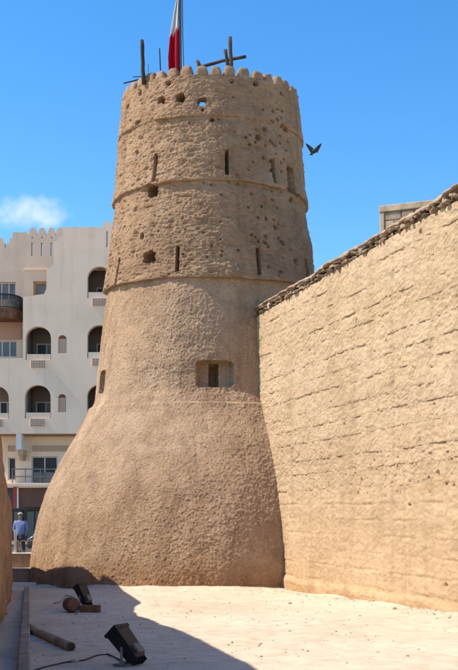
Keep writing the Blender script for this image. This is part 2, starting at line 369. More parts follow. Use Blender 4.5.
rings = [ring(-0.35, -0.35, 0, 0), ring(4.10, 4.24, 0.02, 1), ring(7.02, 7.22, 0.02, 2), ring(9.33, 9.40, 0.02, 3), ring(10.86, 11.0, 0.04, 4), ring(11.86, 12.02, 0.03, 5)]
def tower_uv(px, py):
    d = D - 2.5
    for _ in range(60):
        z = EYE + (YH - py) / F * d; r = float(prad(z)); x = (px - CX) / F * d
        s = max(-0.995, min(0.995, (x - XA) / r)); th = math.asin(s); d = 0.5 * d + 0.5 * (D - r * math.cos(th))
    return th, z, r, d
def feat(px, py, w, h, depth, kind, name=None):
    th, z, r, d = tower_uv(px, py); c = max(0.3, math.cos(th))
    return dict(th=th, z=z, hw=w / 2 / F * d / r / c, hh=h / 2 / F * d, depth=depth, kind=kind, name=name)
feats = []
for (px, py, w, h) in [(178, 259, 3.2, 25), (120, 272, 2.4, 27), (257.5, 262, 3.4, 27), (305, 268, 3, 17), (156.5, 168, 3.0, 27), (226.4, 163.5, 3.4, 24),
                       (271.6, 171.5, 3.2, 24), (289, 180, 7, 25)]:
    feats.append(feat(px, py, w * .98, h, 1.0, 'slit', 'loophole'))
for (px, py, w, h) in [(150.5, 258, 11, 12), (153.5, 191, 10, 12), (163, 101.5, 7, 7), (181.5, 99.5, 8, 9)]:
    feats.append(feat(px, py, w * 1.08, h * 1.05, 0.6, 'hole', 'putlog_hole'))
feats.append(feat(202, 103, 9, 8, 0.20, 'thru', 'putlog_hole'))
for (px, py, w, h) in [(142, 93, 4, 6), (170, 85, 5, 5), (254, 85, 5, 6), (231, 82, 4.5, 5), (279, 95, 4, 5), (203, 111, 3.5, 4), (140, 124, 4.5, 5), (138.5, 153, 4, 5),
                       (144, 237, 4, 7), (131, 107, 3, 5)]:
    feats.append(feat(px, py, w, h, 0.16, 'pit'))
for (px, py) in [(261, 111), (271, 112), (270, 122), (280, 126), (275, 120), (254, 143), (264, 146), (249, 145), (245, 138), (257, 138), (284, 130), (279, 136), (263, 130),
                 (282, 160), (290, 200), (295, 196), (287, 190), (289, 250), (283, 243), (291, 249), (265, 243), (268, 247), (279, 238), (296, 262), (275, 228), (247, 171), (212, 121), (190, 124), (262, 158)]:
    s_ = random.choice([random.uniform(1.8, 3.5), random.uniform(3.5, 6.4)]); feats.append(feat(px, py, s_, s_ * random.uniform(.8, 1.3), 0.17, 'pit'))
for k in range(40):
    feats.append(feat(random.gauss(272, 16), random.choice([random.uniform(108, 178), random.uniform(190, 278)]), random.uniform(1.6, 3.6), random.uniform(1.6, 3.8), 0.12, 'pit'))
for k in range(50):
    feats.append(feat(random.uniform(125, 240), random.uniform(95, 275), random.uniform(1.4, 2.8), random.uniform(1.4, 3.0), 0.05, 'pit'))
feats.append(feat(215, 373.5, 39, 27, 0.30, 'window', 'window_recess'))
feats.append(feat(213.8, 373.5, 11, 24, 0.85, 'slit', 'loophole'))
feats.append(feat(100.5, 382, 7, 23, 0.28, 'window', 'window_recess'))

tower = thing('round_tower', 'tall round mud-plastered fort tower with flared base and crenellated top', 'tower', (XA, D, 0))
NCF, NCB = 640, 60
def tier(name, i, nrow, mat, off, style, lip=0.05, seed=0, ncf=NCF):
    th = np.concatenate([np.linspace(R_(-97), R_(97), ncf, endpoint=False), np.linspace(R_(97), R_(263), NCB, endpoint=False)])
    lo, hi = rings[i](th), rings[i + 1](th) + (0.06 if i < 4 else 0)
    t = np.linspace(0, 1, nrow)[:, None]
    Z = lo[None, :] * (1 - t) + hi[None, :] * t; TH = np.broadcast_to(th[None, :], Z.shape)
    r0 = prad(Z) + off
    pos = np.stack([r0 * np.sin(TH), -r0 * np.cos(TH), Z], -1)
    if style == 'plaster':
        d = 0.05 * fbm(pos * 0.55, 3, seed) + 0.010 * fbm(pos * 2.4, 3, seed + 1)
        w = warp(pos, 0.16, 6.5, seed + 2)
        d += 0.008 * ridge(w * 13, seed + 3) ** 4 + 0.009 * ridge(warp(pos, 0.09, 12, seed + 4) * 22, seed + 5) ** 4 + 0.006 * fbm(pos * 26, 2, seed + 6)
        f1, f2, cc = worley(warp(pos, .07, 9, seed + 8) * 15 + seed); d += 0.005 * np.clip((f2 - f1) * 3, 0, 1) + 0.007 * (cc - .5) * np.clip((f2 - f1) * 3, 0, 1)
    else:
        q = pos * np.array([1, 1, 2.1])
        d = 0.05 * fbm(pos * 0.9, 3, seed) + 0.020 * fbm(q * 2.4, 3, seed + 12) + 0.013 * fbm(warp(q, 0.2, 4, seed) * 7.0, 4, seed + 1, 0.7)
        d += 0.014 * ridge(warp(q, 0.12, 8, seed + 2) * 11.0, seed + 3) ** 2 + 0.016 * fbm(q * 24, 2, seed + 6)
        sm, sc_ = stones(warp(pos, .10, 5, seed + 4) * np.array([8.5, 8.5, 16]), seed); msk = np.clip(vnoise(pos * 2.2, seed + 14) * 3 - .75, 0, 1)
        d += msk * (0.012 * sm + 0.017 * (sc_ - .5) * sm)
        cr = np.clip(vnoise(q * 6.5, seed + 9) - 0.70, 0, 1); d -= cr * 0.16
        if style == 'parapet': d *= 0.8
    zb = Z - lo[None, :]
    d += lip * np.exp(-(zb / 0.28) ** 2) - (0.02 if i > 1 else 0) * np.exp(-(zb / 0.014) ** 2) if i > 0 else 0
    if i == 0: d[-1] -= 0.08; d[-4:-1] -= np.array([.004, .012, .03])[:, None]
    MK = np.zeros(Z.shape); NM = np.full(Z.shape, -1)
    for fi, ft in enumerate(feats):
        dth = (TH - ft['th'] + math.pi) % (2 * math.pi) - math.pi
        if abs(ft['z'] - Z.mean()) > (Z.max() - Z.min()): continue
        un, vn = dth / ft['hw'], (Z - ft['z']) / ft['hh']
        sel = (np.abs(un) < 1.7) & (np.abs(vn) < 1.7)
        if not sel.any(): continue
        wob = (0.10 if ft['kind'] == 'slit' else 0.18) * fbm(pos[sel] * 14, 2, 40 + fi)
        a, b_ = np.abs(un[sel]), np.abs(vn[sel])
        if ft['kind'] == 'slit': m = np.clip((1 - np.maximum(a * (1 + wob), b_ * (1 + wob * .3))) * 12 + .5, 0, 1)
        elif ft['kind'] == 'window': m = np.clip((1 - (a ** 7 + b_ ** 7) ** (1 / 7)) * 14 + .5, 0, 1)
        elif ft['kind'] in ('hole', 'thru'): m = np.clip((1 - (a ** 3 + b_ ** 3) ** (1 / 3) * (1 + wob * 1.6)) * 8 + .3, 0, 1)
        else: m = np.clip((1 - np.sqrt(a * a + b_ * b_) * (1 + wob * 2.5)) * 3.6, 0, 1)
        if ft['kind'] == 'window':      # soft raised rim, flat back
            dsel = d[sel]; d[sel] = np.where(m > .5, -ft['depth'] + 0.3 * dsel * (1 - m), dsel)
        else: d[sel] = np.minimum(d[sel], d[sel] * (1 - m) - ft['depth'] * m)
        if ft['name']:
            mm = MK[sel]; nn = NM[sel]; hit = m > .5; mm[hit] = 1; nn[hit] = fi; MK[sel] = mm; NM[sel] = nn
    r = r0 + d
    V = np.stack([XA + r * np.sin(TH), D - r * np.cos(TH), Z], -1)
    if i > 0:   # underside of the overhanging lip
        rin = r[0] - 0.30; v0 = np.stack([XA + rin * np.sin(th), D - rin * np.cos(th), Z[0] + 0.02], -1)
        V = np.concatenate([v0[None], V]); NM = np.concatenate([NM[:1] * 0 - 1, NM])
    nr, nc = V.shape[:2]; Q = grid_quads(nr, nc, True); Vf = V.reshape(-1, 3)
    fn = NM.reshape(-1)[Q].max(1)
    link_mesh(name, sub_mesh(name, Vf, Q[fn < 0]), mat, tower)
    for fi in np.unique(fn[fn >= 0]):
        qs = Q[fn == fi]
        if feats[fi]['kind'] == 'thru':
            ax = np.abs(((np.arctan2(Vf[:, 0] - XA, D - Vf[:, 1])) - feats[fi]['th']) / feats[fi]['hw']); az = np.abs((Vf[:, 2] - feats[fi]['z']) / feats[fi]['hh'])
            inner = ((ax[qs] ** 3 + az[qs] ** 3) ** (1 / 3) < 0.86).all(1); qs = qs[~inner]
        link_mesh(feats[fi]['name'], sub_mesh('opening', Vf, qs), mat, tower)
tier('flared_base', 0, 280, M_base, 0.0, 'plaster', 0, 50, 860)
tier('lower_shaft', 1, 190, M_shaft, -0.03, 'plaster', 0.0, 60, 620)
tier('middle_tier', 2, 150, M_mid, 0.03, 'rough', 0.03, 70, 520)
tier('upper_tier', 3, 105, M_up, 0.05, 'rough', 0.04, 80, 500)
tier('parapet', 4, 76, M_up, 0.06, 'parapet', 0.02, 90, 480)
# parapet inside face and roof deck
th = np.linspace(0, 2 * math.pi, 240, endpoint=False)
rin = 2.12 - 0.20; top = rings[5](((th + math.pi) % (2 * math.pi)) - math.pi)
V = np.stack([np.stack([XA + r_ * np.sin(th), D - r_ * np.cos(th), z_], -1) for r_, z_ in
              ((prad(top) + 0.07, top - 0.006), (np.full_like(th, rin), top + 0.004), (np.full_like(th, rin), th * 0 + 11.62), (np.full_like(th, rin), th * 0 + 11.30), (np.full_like(th, rin), th * 0 + 11.1))])
Q = grid_quads(5, 240, True)
ft = [f for f in feats if f['kind'] == 'thru'][0]
ctr = V.reshape(-1, 3)[Q].mean(1); cth = np.arctan2(ctr[:, 0] - XA, D - ctr[:, 1])
keep = ~((np.abs(cth - ft['th']) < ft['hw'] * 1.1) & (ctr[:, 2] > 11.2) & (ctr[:, 2] < 11.75) & (np.hypot(ctr[:, 0] - XA, ctr[:, 1] - D) < rin + .01))
link_mesh('parapet_inner_face', sub_mesh('inner', V.reshape(-1, 3), Q[keep]), M_up, tower)
mb = MB(); mb.add([(XA + 2.0 * math.sin(a), D - 2.0 * math.cos(a), 11.15) for a in th[::4]], [tuple(range(60))]); mb.build('roof_deck', M_core, tower)
# merlons: rounded mud blocks on the parapet
def ico(sub):
    bm = bmesh.new(); bmesh.ops.create_icosphere(bm, subdivisions=sub, radius=1); v = np.array([q.co[:] for q in bm.verts]); f = np.array([[q.index for q in p.verts] for p in bm.faces]); bm.free(); return v, f
IV3, IF3 = ico(3); IV2, IF2 = ico(2); IV1, IF1 = ico(1)
NM_ = 40
for k in range(NM_):
    a = 2 * math.pi * (k + 0.5) / NM_ - math.pi + random.uniform(-.012, .012)
    v = IV3.copy(); v = np.sign(v) * np.abs(v) ** np.array([0.48, 0.5, 0.72])
    hw, ht, hh = 0.147 * random.uniform(.92, 1.04), 0.115, 0.245 * random.uniform(.9, 1.1)
    z = np.where(v[:, 2] > 0, v[:, 2] * hh, v[:, 2] * 0.12)
    lx = v[:, 0] * hw * np.where(v[:, 2] > .35, 1 - 0.25 * (v[:, 2] - .35), 1); ly = v[:, 1] * ht
    pp = np.stack([lx, ly, z], -1); dn = 0.022 * fbm(pp * 9 + k * 3.7, 3, 3) + 0.022 * fbm(pp * 26 + k, 3, 5)
    lx += v[:, 0] * dn; ly += v[:, 1] * dn; z += v[:, 2] * dn
    rc = float(prad(12.0)) + 0.05 - 0.10; zt = float(rings[5](np.array([a]))[0])
    X = XA + (rc - ly) * math.sin(a) + lx * math.cos(a); Y = D - (rc - ly) * math.cos(a) + lx * math.sin(a)
    link_mesh('merlon', arr_mesh('merlon', np.stack([X, Y, zt + z], -1), IF3), M_up, tower)

# ------------------------------------------------------------------ the long coursed wall on the right
W0 = Vector((1.175, 21.4, 0)); tl = math.hypot(.311, 1)
wt = np.array([.311 / tl, -1 / tl, 0]); wnr = np.array([-1 / tl, -.311 / tl, 0])
def wpt(s, d, z): return np.stack([W0.x + s * wt[0] + d * wnr[0], W0.y + s * wt[1] + d * wnr[1], z + 0 * s], -1)
def wall_uv(px, py):       # pixel -> (s, z) on the wall plane
    k = (px - CX) / F
    s = (k * W0.y - W0.x) / (wt[0] - k * wt[1]); dep = W0.y + s * wt[1]
    return s, EYE + (YH - py) / F * dep
wall = thing('coursed_mud_wall', 'long sunlit mud wall with horizontal courses running from the round tower out of frame', 'wall', tuple(W0))
sA = np.concatenate([np.linspace(-2.7, 8.6, 680, endpoint=False), np.linspace(8.6, 18.5, 80)])
wpits = []
for (px, py, w, h) in [(357, 323, 3, 9), (387, 478, 3, 7), (439, 474, 4, 7), (362, 480, 3, 4), (398, 468, 3, 5), (447, 585, 5, 2.5), (330, 485, 2, 6), (318, 487, 2, 4), (294, 372, 2.5, 4), (421, 232, 4, 6), (258, 363, 2, 5),
                       (345, 424, 3, 2), (300, 455, 3, 2), (410, 505, 6, 2)]:
    s_, z_ = wall_uv(px, py); wpits.append((s_, z_, w / F * 18 / 2, h / F * 18 / 2, 0.06))
for k in range(170):
    s_, z_ = wall_uv(random.uniform(268, 470), random.choice([random.uniform(250, 500), random.uniform(440, 498)])); wpits.append((s_, z_, random.uniform(.012, .04), random.uniform(.01, .03), random.uniform(.015, .04)))
def pit_apply(d, S, Z):
    for (ps, pz_, a, b_, dep) in wpits:
        if pz_ < Z.min() - .1 or pz_ > Z.max() + .1: continue
        sel = (np.abs(S - ps) < a * 1.5) & (np.abs(Z - pz_) < b_ * 1.5)
        if sel.any():
            q = np.sqrt(((S[sel] - ps) / a) ** 2 + ((Z[sel] - pz_) / b_) ** 2); d[sel] -= dep * np.clip((1.2 - q) * 2, 0, 1)
    return d
def edge(z, seed, amp=0.03):
    q = np.stack([sA * 1.1, sA * 0 + seed, sA * 0 + z], -1)
    return z + amp * fbm(q, 3, seed) + 0.02 * fbm(q * 6, 3, seed + 2)
ZS, ZT, NCOUR = 2.06, 6.17, 13
eds = [edge(ZS + (ZT - ZS) * k / NCOUR + (0.03 * math.sin(k * 2.3)), 100 + k) for k in range(NCOUR + 1)]
# smooth rendered skirt
nr = 120; t = np.linspace(0, 1, nr)[:, None]; Z = (-0.35) * (1 - t) + (eds[0][None] + .03) * t; S = np.broadcast_to(sA[None], Z.shape)
p_ = np.stack([S, S * 0, Z], -1); q_ = p_ * np.array([1, 1, 2.2])
d = 0.05 * fbm(p_ * 0.45, 3, 5) + 0.020 * fbm(q_ * 2.2, 4, 6) + 0.010 * fbm(q_ * 12, 3, 7, .65) + 0.006 * ridge(warp(q_, .1, 8, 4) * 10, 16) ** 2 + 0.008
for zc in (0.32, 0.62, 0.93, 1.22, 1.5, 1.78):
    zz = zc + 0.05 * fbm(np.stack([S * .8, S * 0 + zc, S * 0], -1), 3, 9); k_ = np.clip(fbm(np.stack([S * 1.3, S * 0 + zc * 7, S * 0], -1), 2, 12) + .45, 0, 1)
    d -= 0.016 * k_ * np.exp(-((Z - zz - .01 * fbm(p_ * 9, 2, 3)) / 0.014) ** 2); d += 0.007 * k_ * np.exp(-((Z - zz - .04) / 0.03) ** 2)
d += 0.05 * np.clip((0.30 + 0.08 * fbm(p_ * 1.2, 2, 77) - Z) / 0.1, 0, 1)       # worn foot course stands proud
d = pit_apply(d, S, Z)
link_mesh('render_skirt', arr_mesh('skirt', wpt(S, d, Z).reshape(-1, 3), grid_quads(nr, len(sA))), M_skirt, wall)
for k in range(NCOUR):
    nr = 23; t = np.concatenate([[0.0], np.linspace(0, 1, nr - 1)])[:, None]
    Z = eds[k][None] * (1 - t) + (eds[k + 1][None] + .02) * t; S = np.broadcast_to(sA[None], Z.shape)
    p_ = np.stack([S, S * 0 + k * 3.1, Z], -1); q_ = p_ * np.array([1, 1, 1.7])
    hvar = 0.6 + 0.8 * vnoise(np.stack([sA * .9, sA * 0 + k, sA * 0], -1), 31)[None]
    brk = np.clip(vnoise(np.stack([sA * 1.7, sA * 0 + k * 2.7, sA * 0], -1), 37) * 1.6 - .25, 0.32, .66)[None]
    d = 0.010 * hvar * brk * (1 - t) ** 1.3 - 0.014 * brk * np.exp(-(t / 0.05) ** 2)
    d += 0.045 * fbm(np.stack([S, S * 0, Z], -1) * 0.45, 3, 5) + 0.014 * fbm(warp(q_, .2, 2.5, 3) * 2.6, 3, 15, .55) + 0.010 * fbm(q_ * 8, 3, 14, .6) + 0.006 * ridge(warp(q_, .1, 8, 4) * 14, 16) ** 2 + 0.008 * fbm(q_ * 27, 2, 17)
    sm, sc_ = stones(warp(p_, .12, 4, 7) * np.array([4.2, 4.2, 8.5]), k); msk = np.clip(vnoise(np.stack([S, S * 0, Z], -1) * 1.4, 91) * 3 - .9, 0, 1)
    d += msk * (0.008 * sm + 0.013 * (sc_ - .5) * sm)
    f1, f2, cc = worley(warp(p_, .05, 9, 5) * np.array([13, 13, 22])); d += 0.005 * np.clip((f2 - f1) * 3, 0, 1) + 0.006 * (cc - .5)
    blk = np.clip(vnoise(np.stack([S * 2.6 + 0.4 * vnoise(q_ * 2, 8), S * 0 + k * 5, Z * 1.5], -1), 19) - .70, 0, 1); d -= 0.06 * blk
    d = pit_apply(d, S, Z); d[0] -= 0.06
    link_mesh('mud_course', arr_mesh('course', wpt(S, d, Z).reshape(-1, 3), grid_quads(nr, len(sA))), M_wall, wall)
def wbox(mb, s0, s1, d0, d1, z0, z1):
    vs_ = [wpt(np.array(s), d_, z)for z in (z0, z1) for d_ in (d0, d1) for s in (s0, s1)]
    return mb.add([tuple(map(float, np.ravel(q))) for q in vs_], [(0, 1, 3, 2), (4, 6, 7, 5), (0, 4, 5, 1), (2, 3, 7, 6), (0, 2, 6, 4), (1, 5, 7, 3)])
wbox(MB(), -2.7, 18.5, -0.12, -0.85, -0.3, 6.3).build('wall_core', M_core, wall)
# rounded plaster cap
ph = np.linspace(0, 1, 22); S, PH = np.meshgrid(sA, ph)
prof_d = np.interp(ph, [0, .08, .2, .5, .9, 1], [-.2, .0, .02, -.10, -.8, -.86]); prof_z = np.interp(ph, [0, .06, .14, .34, .5, .9, 1], [6.335, 6.33, 6.345, 6.41, 6.44, 6.40, 6.2])
dd_ = np.broadcast_to(prof_d[:, None], S.shape); zz_ = np.broadcast_to(prof_z[:, None], S.shape)
p_ = np.stack([S, dd_ * 2, zz_ * 2], -1); nzv = 0.05 * fbm(p_ * 1.6, 4, 44) + 0.02 * fbm(p_ * 7, 3, 45)
link_mesh('wall_cap', arr_mesh('cap', wpt(S, dd_ + nzv, zz_ + nzv * .8).reshape(-1, 3), grid_quads(len(ph), len(sA))), M_cap, wall)
# rubble stones bedded under the cap
stone_me = []
for k in range(16):
    bm = bmesh.new()
    for _ in range(15):
        q = Vector((random.gauss(0, 1), random.gauss(0, 1), random.gauss(0, 1))).normalized() * random.uniform(.8, 1.15); bm.verts.new(q)
    bmesh.ops.convex_hull(bm, input=bm.verts); bmesh.ops.delete(bm, geom=[v for v in bm.verts if not v.link_faces], context='VERTS')
    me = bpy.data.meshes.new('stone'); bm.to_mesh(me); bm.free(); me.materials.append(M_stone[0]); stone_me.append(me)
s_ = -2.3
while s_ < 9.2:
    for row in range(2):
        ln = random.uniform(.05, .085); o = bpy.data.objects.new('rubble_stone', random.choice(stone_me)); COL.objects.link(o); o.parent = wall
        o.matrix_parent_inverse = wall.matrix_basis.inverted()
        white = random.random() < .07
        hz_ = .095 if white else random.uniform(.035, .055); zc = 6.245 if white else 6.20 + row * .085 + random.uniform(-.012, .012)
        w = wpt(np.array(s_ + row * .05 + random.uniform(-.02, .02)), random.uniform(-.05, .02), zc); o.location = [float(q) for q in np.ravel(w)]
        o.scale = (ln * (.6 if white else 1), random.uniform(.06, .09), hz_); o.rotation_euler = (random.uniform(-.3, .3), random.uniform(-.35, .35), math.atan2(wt[1], wt[0]) + random.uniform(-.4, .4))
        o.material_slots[0].link = 'OBJECT'; o.material_slots[0].material = M_stone[3] if white else random.choice(M_stone[:3])
    s_ += random.uniform(.10, .15)

# stone-block turret showing above the wall
tp = P(380.5, 206, 22.5); ang = R_(-22)
tur = thing('stone_block_turret', 'small tan stone-block turret with slab top peeping over the sunlit wall', 'turret', (tp.x, tp.y, 0), (0, 0, ang))
Mt = Matrix.Translation((tp.x, tp.y, 0)) @ Matrix.Rotation(ang, 4, 'Z')
MB().box(0.03, 2.2, 0.03, 1.8, -0.2, tp.z - .16, Mt).build('turret_core', M_core, tur)
MB().box(-0.03, 2.3, -0.03, 1.9, tp.z - .155, tp.z, Mt).build('coping_slab', M_tan, tur, bevel=.02)
MB().box(-0.015, 0.09, -0.015, .2, 5.0, tp.z - .16, Mt).build('corner_post', M_tan, tur, bevel=.015)
for r in range(9):
    x = 0.10; z1 = tp.z - .165 - r * .185
    first = True
    while x < 2.15:
        w = random.uniform(.26, .42) if not (first and r % 2) else .2; first = False
        MB().box(x, min(x + w, 2.2), random.uniform(-.012, .006), .06, z1 - .172, z1, Mt).build('stone_block', [M_tan, M_step][random.random() < .3], tur, bevel=.012)
        x += w + .014

# ------------------------------------------------------------------ low mud wall on the left
lw_base = (-4.6, 20.6, 0)
lw = thing('low_mud_wall', 'reddish-brown low mud wall with sloping top at the left edge of the picture', 'wall', lw_base)
ys = np.concatenate([np.linspace(2.0, 10, 60, endpoint=False), np.linspace(10, 20.85, 330)])
def lwx(y): return -0.36 - 0.2 * y
def lwtop(y): return np.interp(y, [2, 9, 12.4, 14.9, 16.4, 18.5, 19.7, 20.3, 20.7, 20.85], [3.3, 2.95, 2.68, 2.48, 2.28, 2.1, 1.98, 1.78, 1.4, .9])
nr = 90; t = np.linspace(0, 1, nr); Yg, Tg = np.meshgrid(ys, t)
top = lwtop(Yg) + 0.06 * fbm(np.stack([Yg * 1.2, Yg * 0, Yg * 0], -1), 3, 3)
zz_ = np.interp(Tg, [0, .42, .5, .58, 1], [0, 1, 1.03, 1, 0]) * (top + .3) - .3
xx_ = np.interp(Tg, [0, .40, .46, .5, .54, .6, 1], [0, -.04, -.09, -.25, -.41, -.46, -.5])
endr = np.clip((20.85 - Yg) / .5, 0, 1); xx_ = -.25 + (xx_ + .25) * np.sqrt(np.clip(1 - (1 - endr) ** 2, 0.02, 1))
p_ = np.stack([xx_, Yg, zz_], -1); dn = 0.07 * fbm(p_ * 1.4, 4, 61) + .04 * fbm(p_ * 6, 4, 62, .65) + .01 * ridge(warp(p_, .1, 8, 2) * 11, 63) ** 2
sgn = np.where(Tg < .5, 1, -1)
link_mesh('wall_body', arr_mesh('lw', np.stack([lwx(Yg) + xx_ + dn * sgn, Yg, zz_ + dn * .4], -1).reshape(-1, 3), grid_quads(nr, len(ys))), M_low, lw)
# unseen wall added beyond the left edge, top shaped to cast the shadow
gw = [(3.0, -.3), (25.2, -.3), (25.2, 1.65), (24.17, 1.91), (23.45, 2.12), (23.0, 2.27), (22.66, 2.59), (22.36, 2.87), (21.92, 3.37), (21.74, 3.47), (21.59, 3.49), (21.55, 3.74), (21.39, 3.90), (20.29, 3.87), (18.63, 3.90), (17.21, 3.92),
      (16.5, 3.86), (15.78, 3.68), (14.95, 3.54), (13.85, 3.55), (13.21, 3.63), (12.34, 3.82), (10.91, 4.01), (9.62, 4.06), (8.46, 4.12), (3.0, 4.2)]
tag(MB().prism([gw], 0.0, .35, Matrix(((-.2, -1, 0, -1.31), (1, 0, 0, 0), (0, 0, 1, 0), (0, 0, 0, 1)))).build('shadow_caster_wall', M_low, None), 'unseen added wall behind the low one, ragged top shaped to cast its shadow into view', 'wall')
# kerb stones along the low wall
kb = thing('stone_kerb', 'dusty pale stone kerb along the foot of the low mud wall', 'kerb', (-4.0, 18.0, 0))
y = 8.0
while y < 20.9:
    L = random.uniform(.8, 1.05); y1 = min(y + L, 21.0)
    x0, x1 = lwx(y) + .26, lwx(y1) + .26; z = gz(0, y)
    Mk = Matrix.Translation((x0, y, z)) @ Matrix.Rotation(math.atan2(-(x1 - x0), y1 - y), 4, 'Z')
    MB().box(0, .11, 0, L - .015, -.15, .065 + random.uniform(-.012, .012), Mk).build('kerb_stone', M_conc, kb, bevel=.015); y += L

# ------------------------------------------------------------------ steps, low wall and railing in the gap
sm = MB().box(-11, -4.2, 24.55, 27.2, -.4, .247).build('step_platform', M_step, None, bevel=.012); struct(sm); sm.name = 'terrace_step'
nz_ = MB().box(-11, -4.2, 24.50, 24.62, .2485, .275).build('lit_edge_strip', M_white, None, bevel=.006); struct(nz_); nz_.name = 'lit_step_edge'  # white strip puts the sunlit step edge into colour
kz = MB().box(-6.4, -4.5, 23.3, 23.42, -.3, .0).build('kerb', M_white, None, bevel=.006); struct(kz)  # white strip painting the lower sunlit line at ground level
tw = thing('boundary_wall', 'low tan rendered wall under the metal railing beside the tower foot', 'wall', (-6, 25.6, .247))
MB().box(-11, -4.2, 25.4, 25.65, .24, .575).build('wall_body', M_tan, tw, bevel=.015)
MB().box(-11, -4.2, 25.37, 25.68, .578, .61).build('coping', M_white, tw, bevel=.008)
rl = thing('metal_railing', 'pale metal railing with dark mesh panels standing on the low tan wall', 'railing', (-6, 25.5, .61))
for k in range(7):
    x0 = -5.33 - .55 * (k - 1); x1 = x0 + .52
    fr = MB()
    for (a, b_, c, e) in ((x0, x1, .90, .93), (x0, x1, .64, .665), (x0, x0 + .03, .61, .93), (x1 - .03, x1, .61, .93)):
        fr.box(a, b_, 25.49 + .002 * (c > .7), 25.53 - .002 * (c > .7), c, e)
    pnl = fr.build('panel_frame', M_tan, rl)
    ms = MB()
    for q in range(1, 16): ms.box(x0 + q * .0325 - .004, x0 + q * .0325 + .004, 25.505, 25.515, .66, .905)
    for q in range(1, 8): ms.box(x0 + .02, x1 - .02, 25.500, 25.504, .66 + q * .031 - .003, .66 + q * .031 + .003)
    ms.build('mesh_infill', M_iron, pnl)
gp = P(14, 530, 25.3)
tag(MB().box(gp.x - .028, gp.x + .028, 25.44, 25.48, .612, gp.z).build('gate_post', M_white, None, bevel=.006), 'slim pale post standing on the low tan wall at the left', 'post')

# ------------------------------------------------------------------ apartment building behind
BD = 57.0; K = BD / F
def bx(px): return (px - CX) * K
def bz(py): return EYE + (YH - py) * K
bld = thing('apartment_building', 'pale grey and peach apartment block with arched loggias and crenellated parapet', 'building', (bx(60), BD, 0))
def arch(x0, x1, ytop, ybot, n_=14):
    cx, r = (x0 + x1) / 2, (x1 - x0) / 2; asp = 0.92; ysp = ytop + r * asp
    pts = [(bx(x0), bz(ybot)), (bx(x1), bz(ybot))] + [(bx(cx + r * math.cos(a)), bz(ysp - r * asp * math.sin(a))) for a in np.linspace(0, math.pi, n_)]
    return pts
def rect(x0, x1, y0, y1): return [(bx(x0), bz(y1)), (bx(x1), bz(y1)), (bx(x1), bz(y0)), (bx(x0), bz(y0))]
arches = [(25.6, 51, 326.5, 360), (24.8, 50.6, 385, 418.5), (87.2, 112, 325, 358), (87, 112, 384.5, 418), (87.3, 112, 266.5, 298), (-17, 8.8, 386, 419), (130, 156, 326, 358)]
vents = [(58, 66.6, 335, 353), (58, 66, 394, 412)]
front_out = [(-30, 433.5), (160, 433.5), (160, 227), (111.5, 227), (111, 224), (109, 221.5), (107, 220.5), (105, 221.5), (103, 224), (102.5, 227), (66, 227), (62.5, 227), (62.5, 236), (58, 237), (57.5, 241), (53.5, 242), (53.5, 264), (51, 267), (46.5, 270), (46.5, 288), (44, 294), (23, 297), (23, 358), (-30, 358)]
holes = [arch(*a) for a in arches] + [arch(*v) for v in vents] + [rect(106.4, 107.6, 231, 247)]
MB().prism([[(bx(x), bz(y)) for x, y in front_out]] + holes, BD, BD + .42).build('front_wall', M_grey, bld)
def lattice(x0, x1, y0, y1, dep, nx, ny, parent, diag=False):
    m = MB(); X0, X1, Z0, Z1 = bx(x0), bx(x1), bz(y1), bz(y0); tw_ = (X1 - X0) / nx * .30; th_ = (Z1 - Z0) / ny * .30
    for i in range(nx + 1): x = X0 + (X1 - X0) * i / nx; m.box(x - tw_ / 2, x + tw_ / 2, dep, dep + .06, Z0, Z1)
    for i in range(ny + 1): z = Z0 + (Z1 - Z0) * i / ny; m.box(X0, X1, dep + .012, dep + .048, z - th_ / 2, z + th_ / 2)
    return m.build('lattice', M_grey, parent)
for i, (x0, x1, y0, y1) in enumerate(arches):
    pt, pb = y1 - 6, y1 + 14
    x0i, x1i = x0 + .8, x1 - .8; lx0, lx1 = (x0 + x1) / 2 - 7, (x0 + x1) / 2 + 7
    m = MB().prism([rect(x0i, x1i, pt, y1 - .05)], BD + .05, BD + .37)
    par = m.build('loggia_parapet', M_grey, bld)
    # lattice panel proud of a flat dark sheet standing for niche shade
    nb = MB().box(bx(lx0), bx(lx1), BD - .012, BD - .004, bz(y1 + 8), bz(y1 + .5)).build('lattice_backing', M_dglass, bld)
    lattice(lx0, lx1, y1 + .5, y1 + 8, BD - .07, 9, 4, par)
for (x0, x1, y0, y1) in vents:
    MB().box(bx(x0) - .05, bx(x1) + .05, BD + .36, BD + .40, bz(y1) - .05, bz(y0) + .05).build('vent_backing', M_pink, bld)
    lattice(x0 + .1, x1 - .1, y0 + 4, y1 - .1, BD + .08, 5, 10, bld)
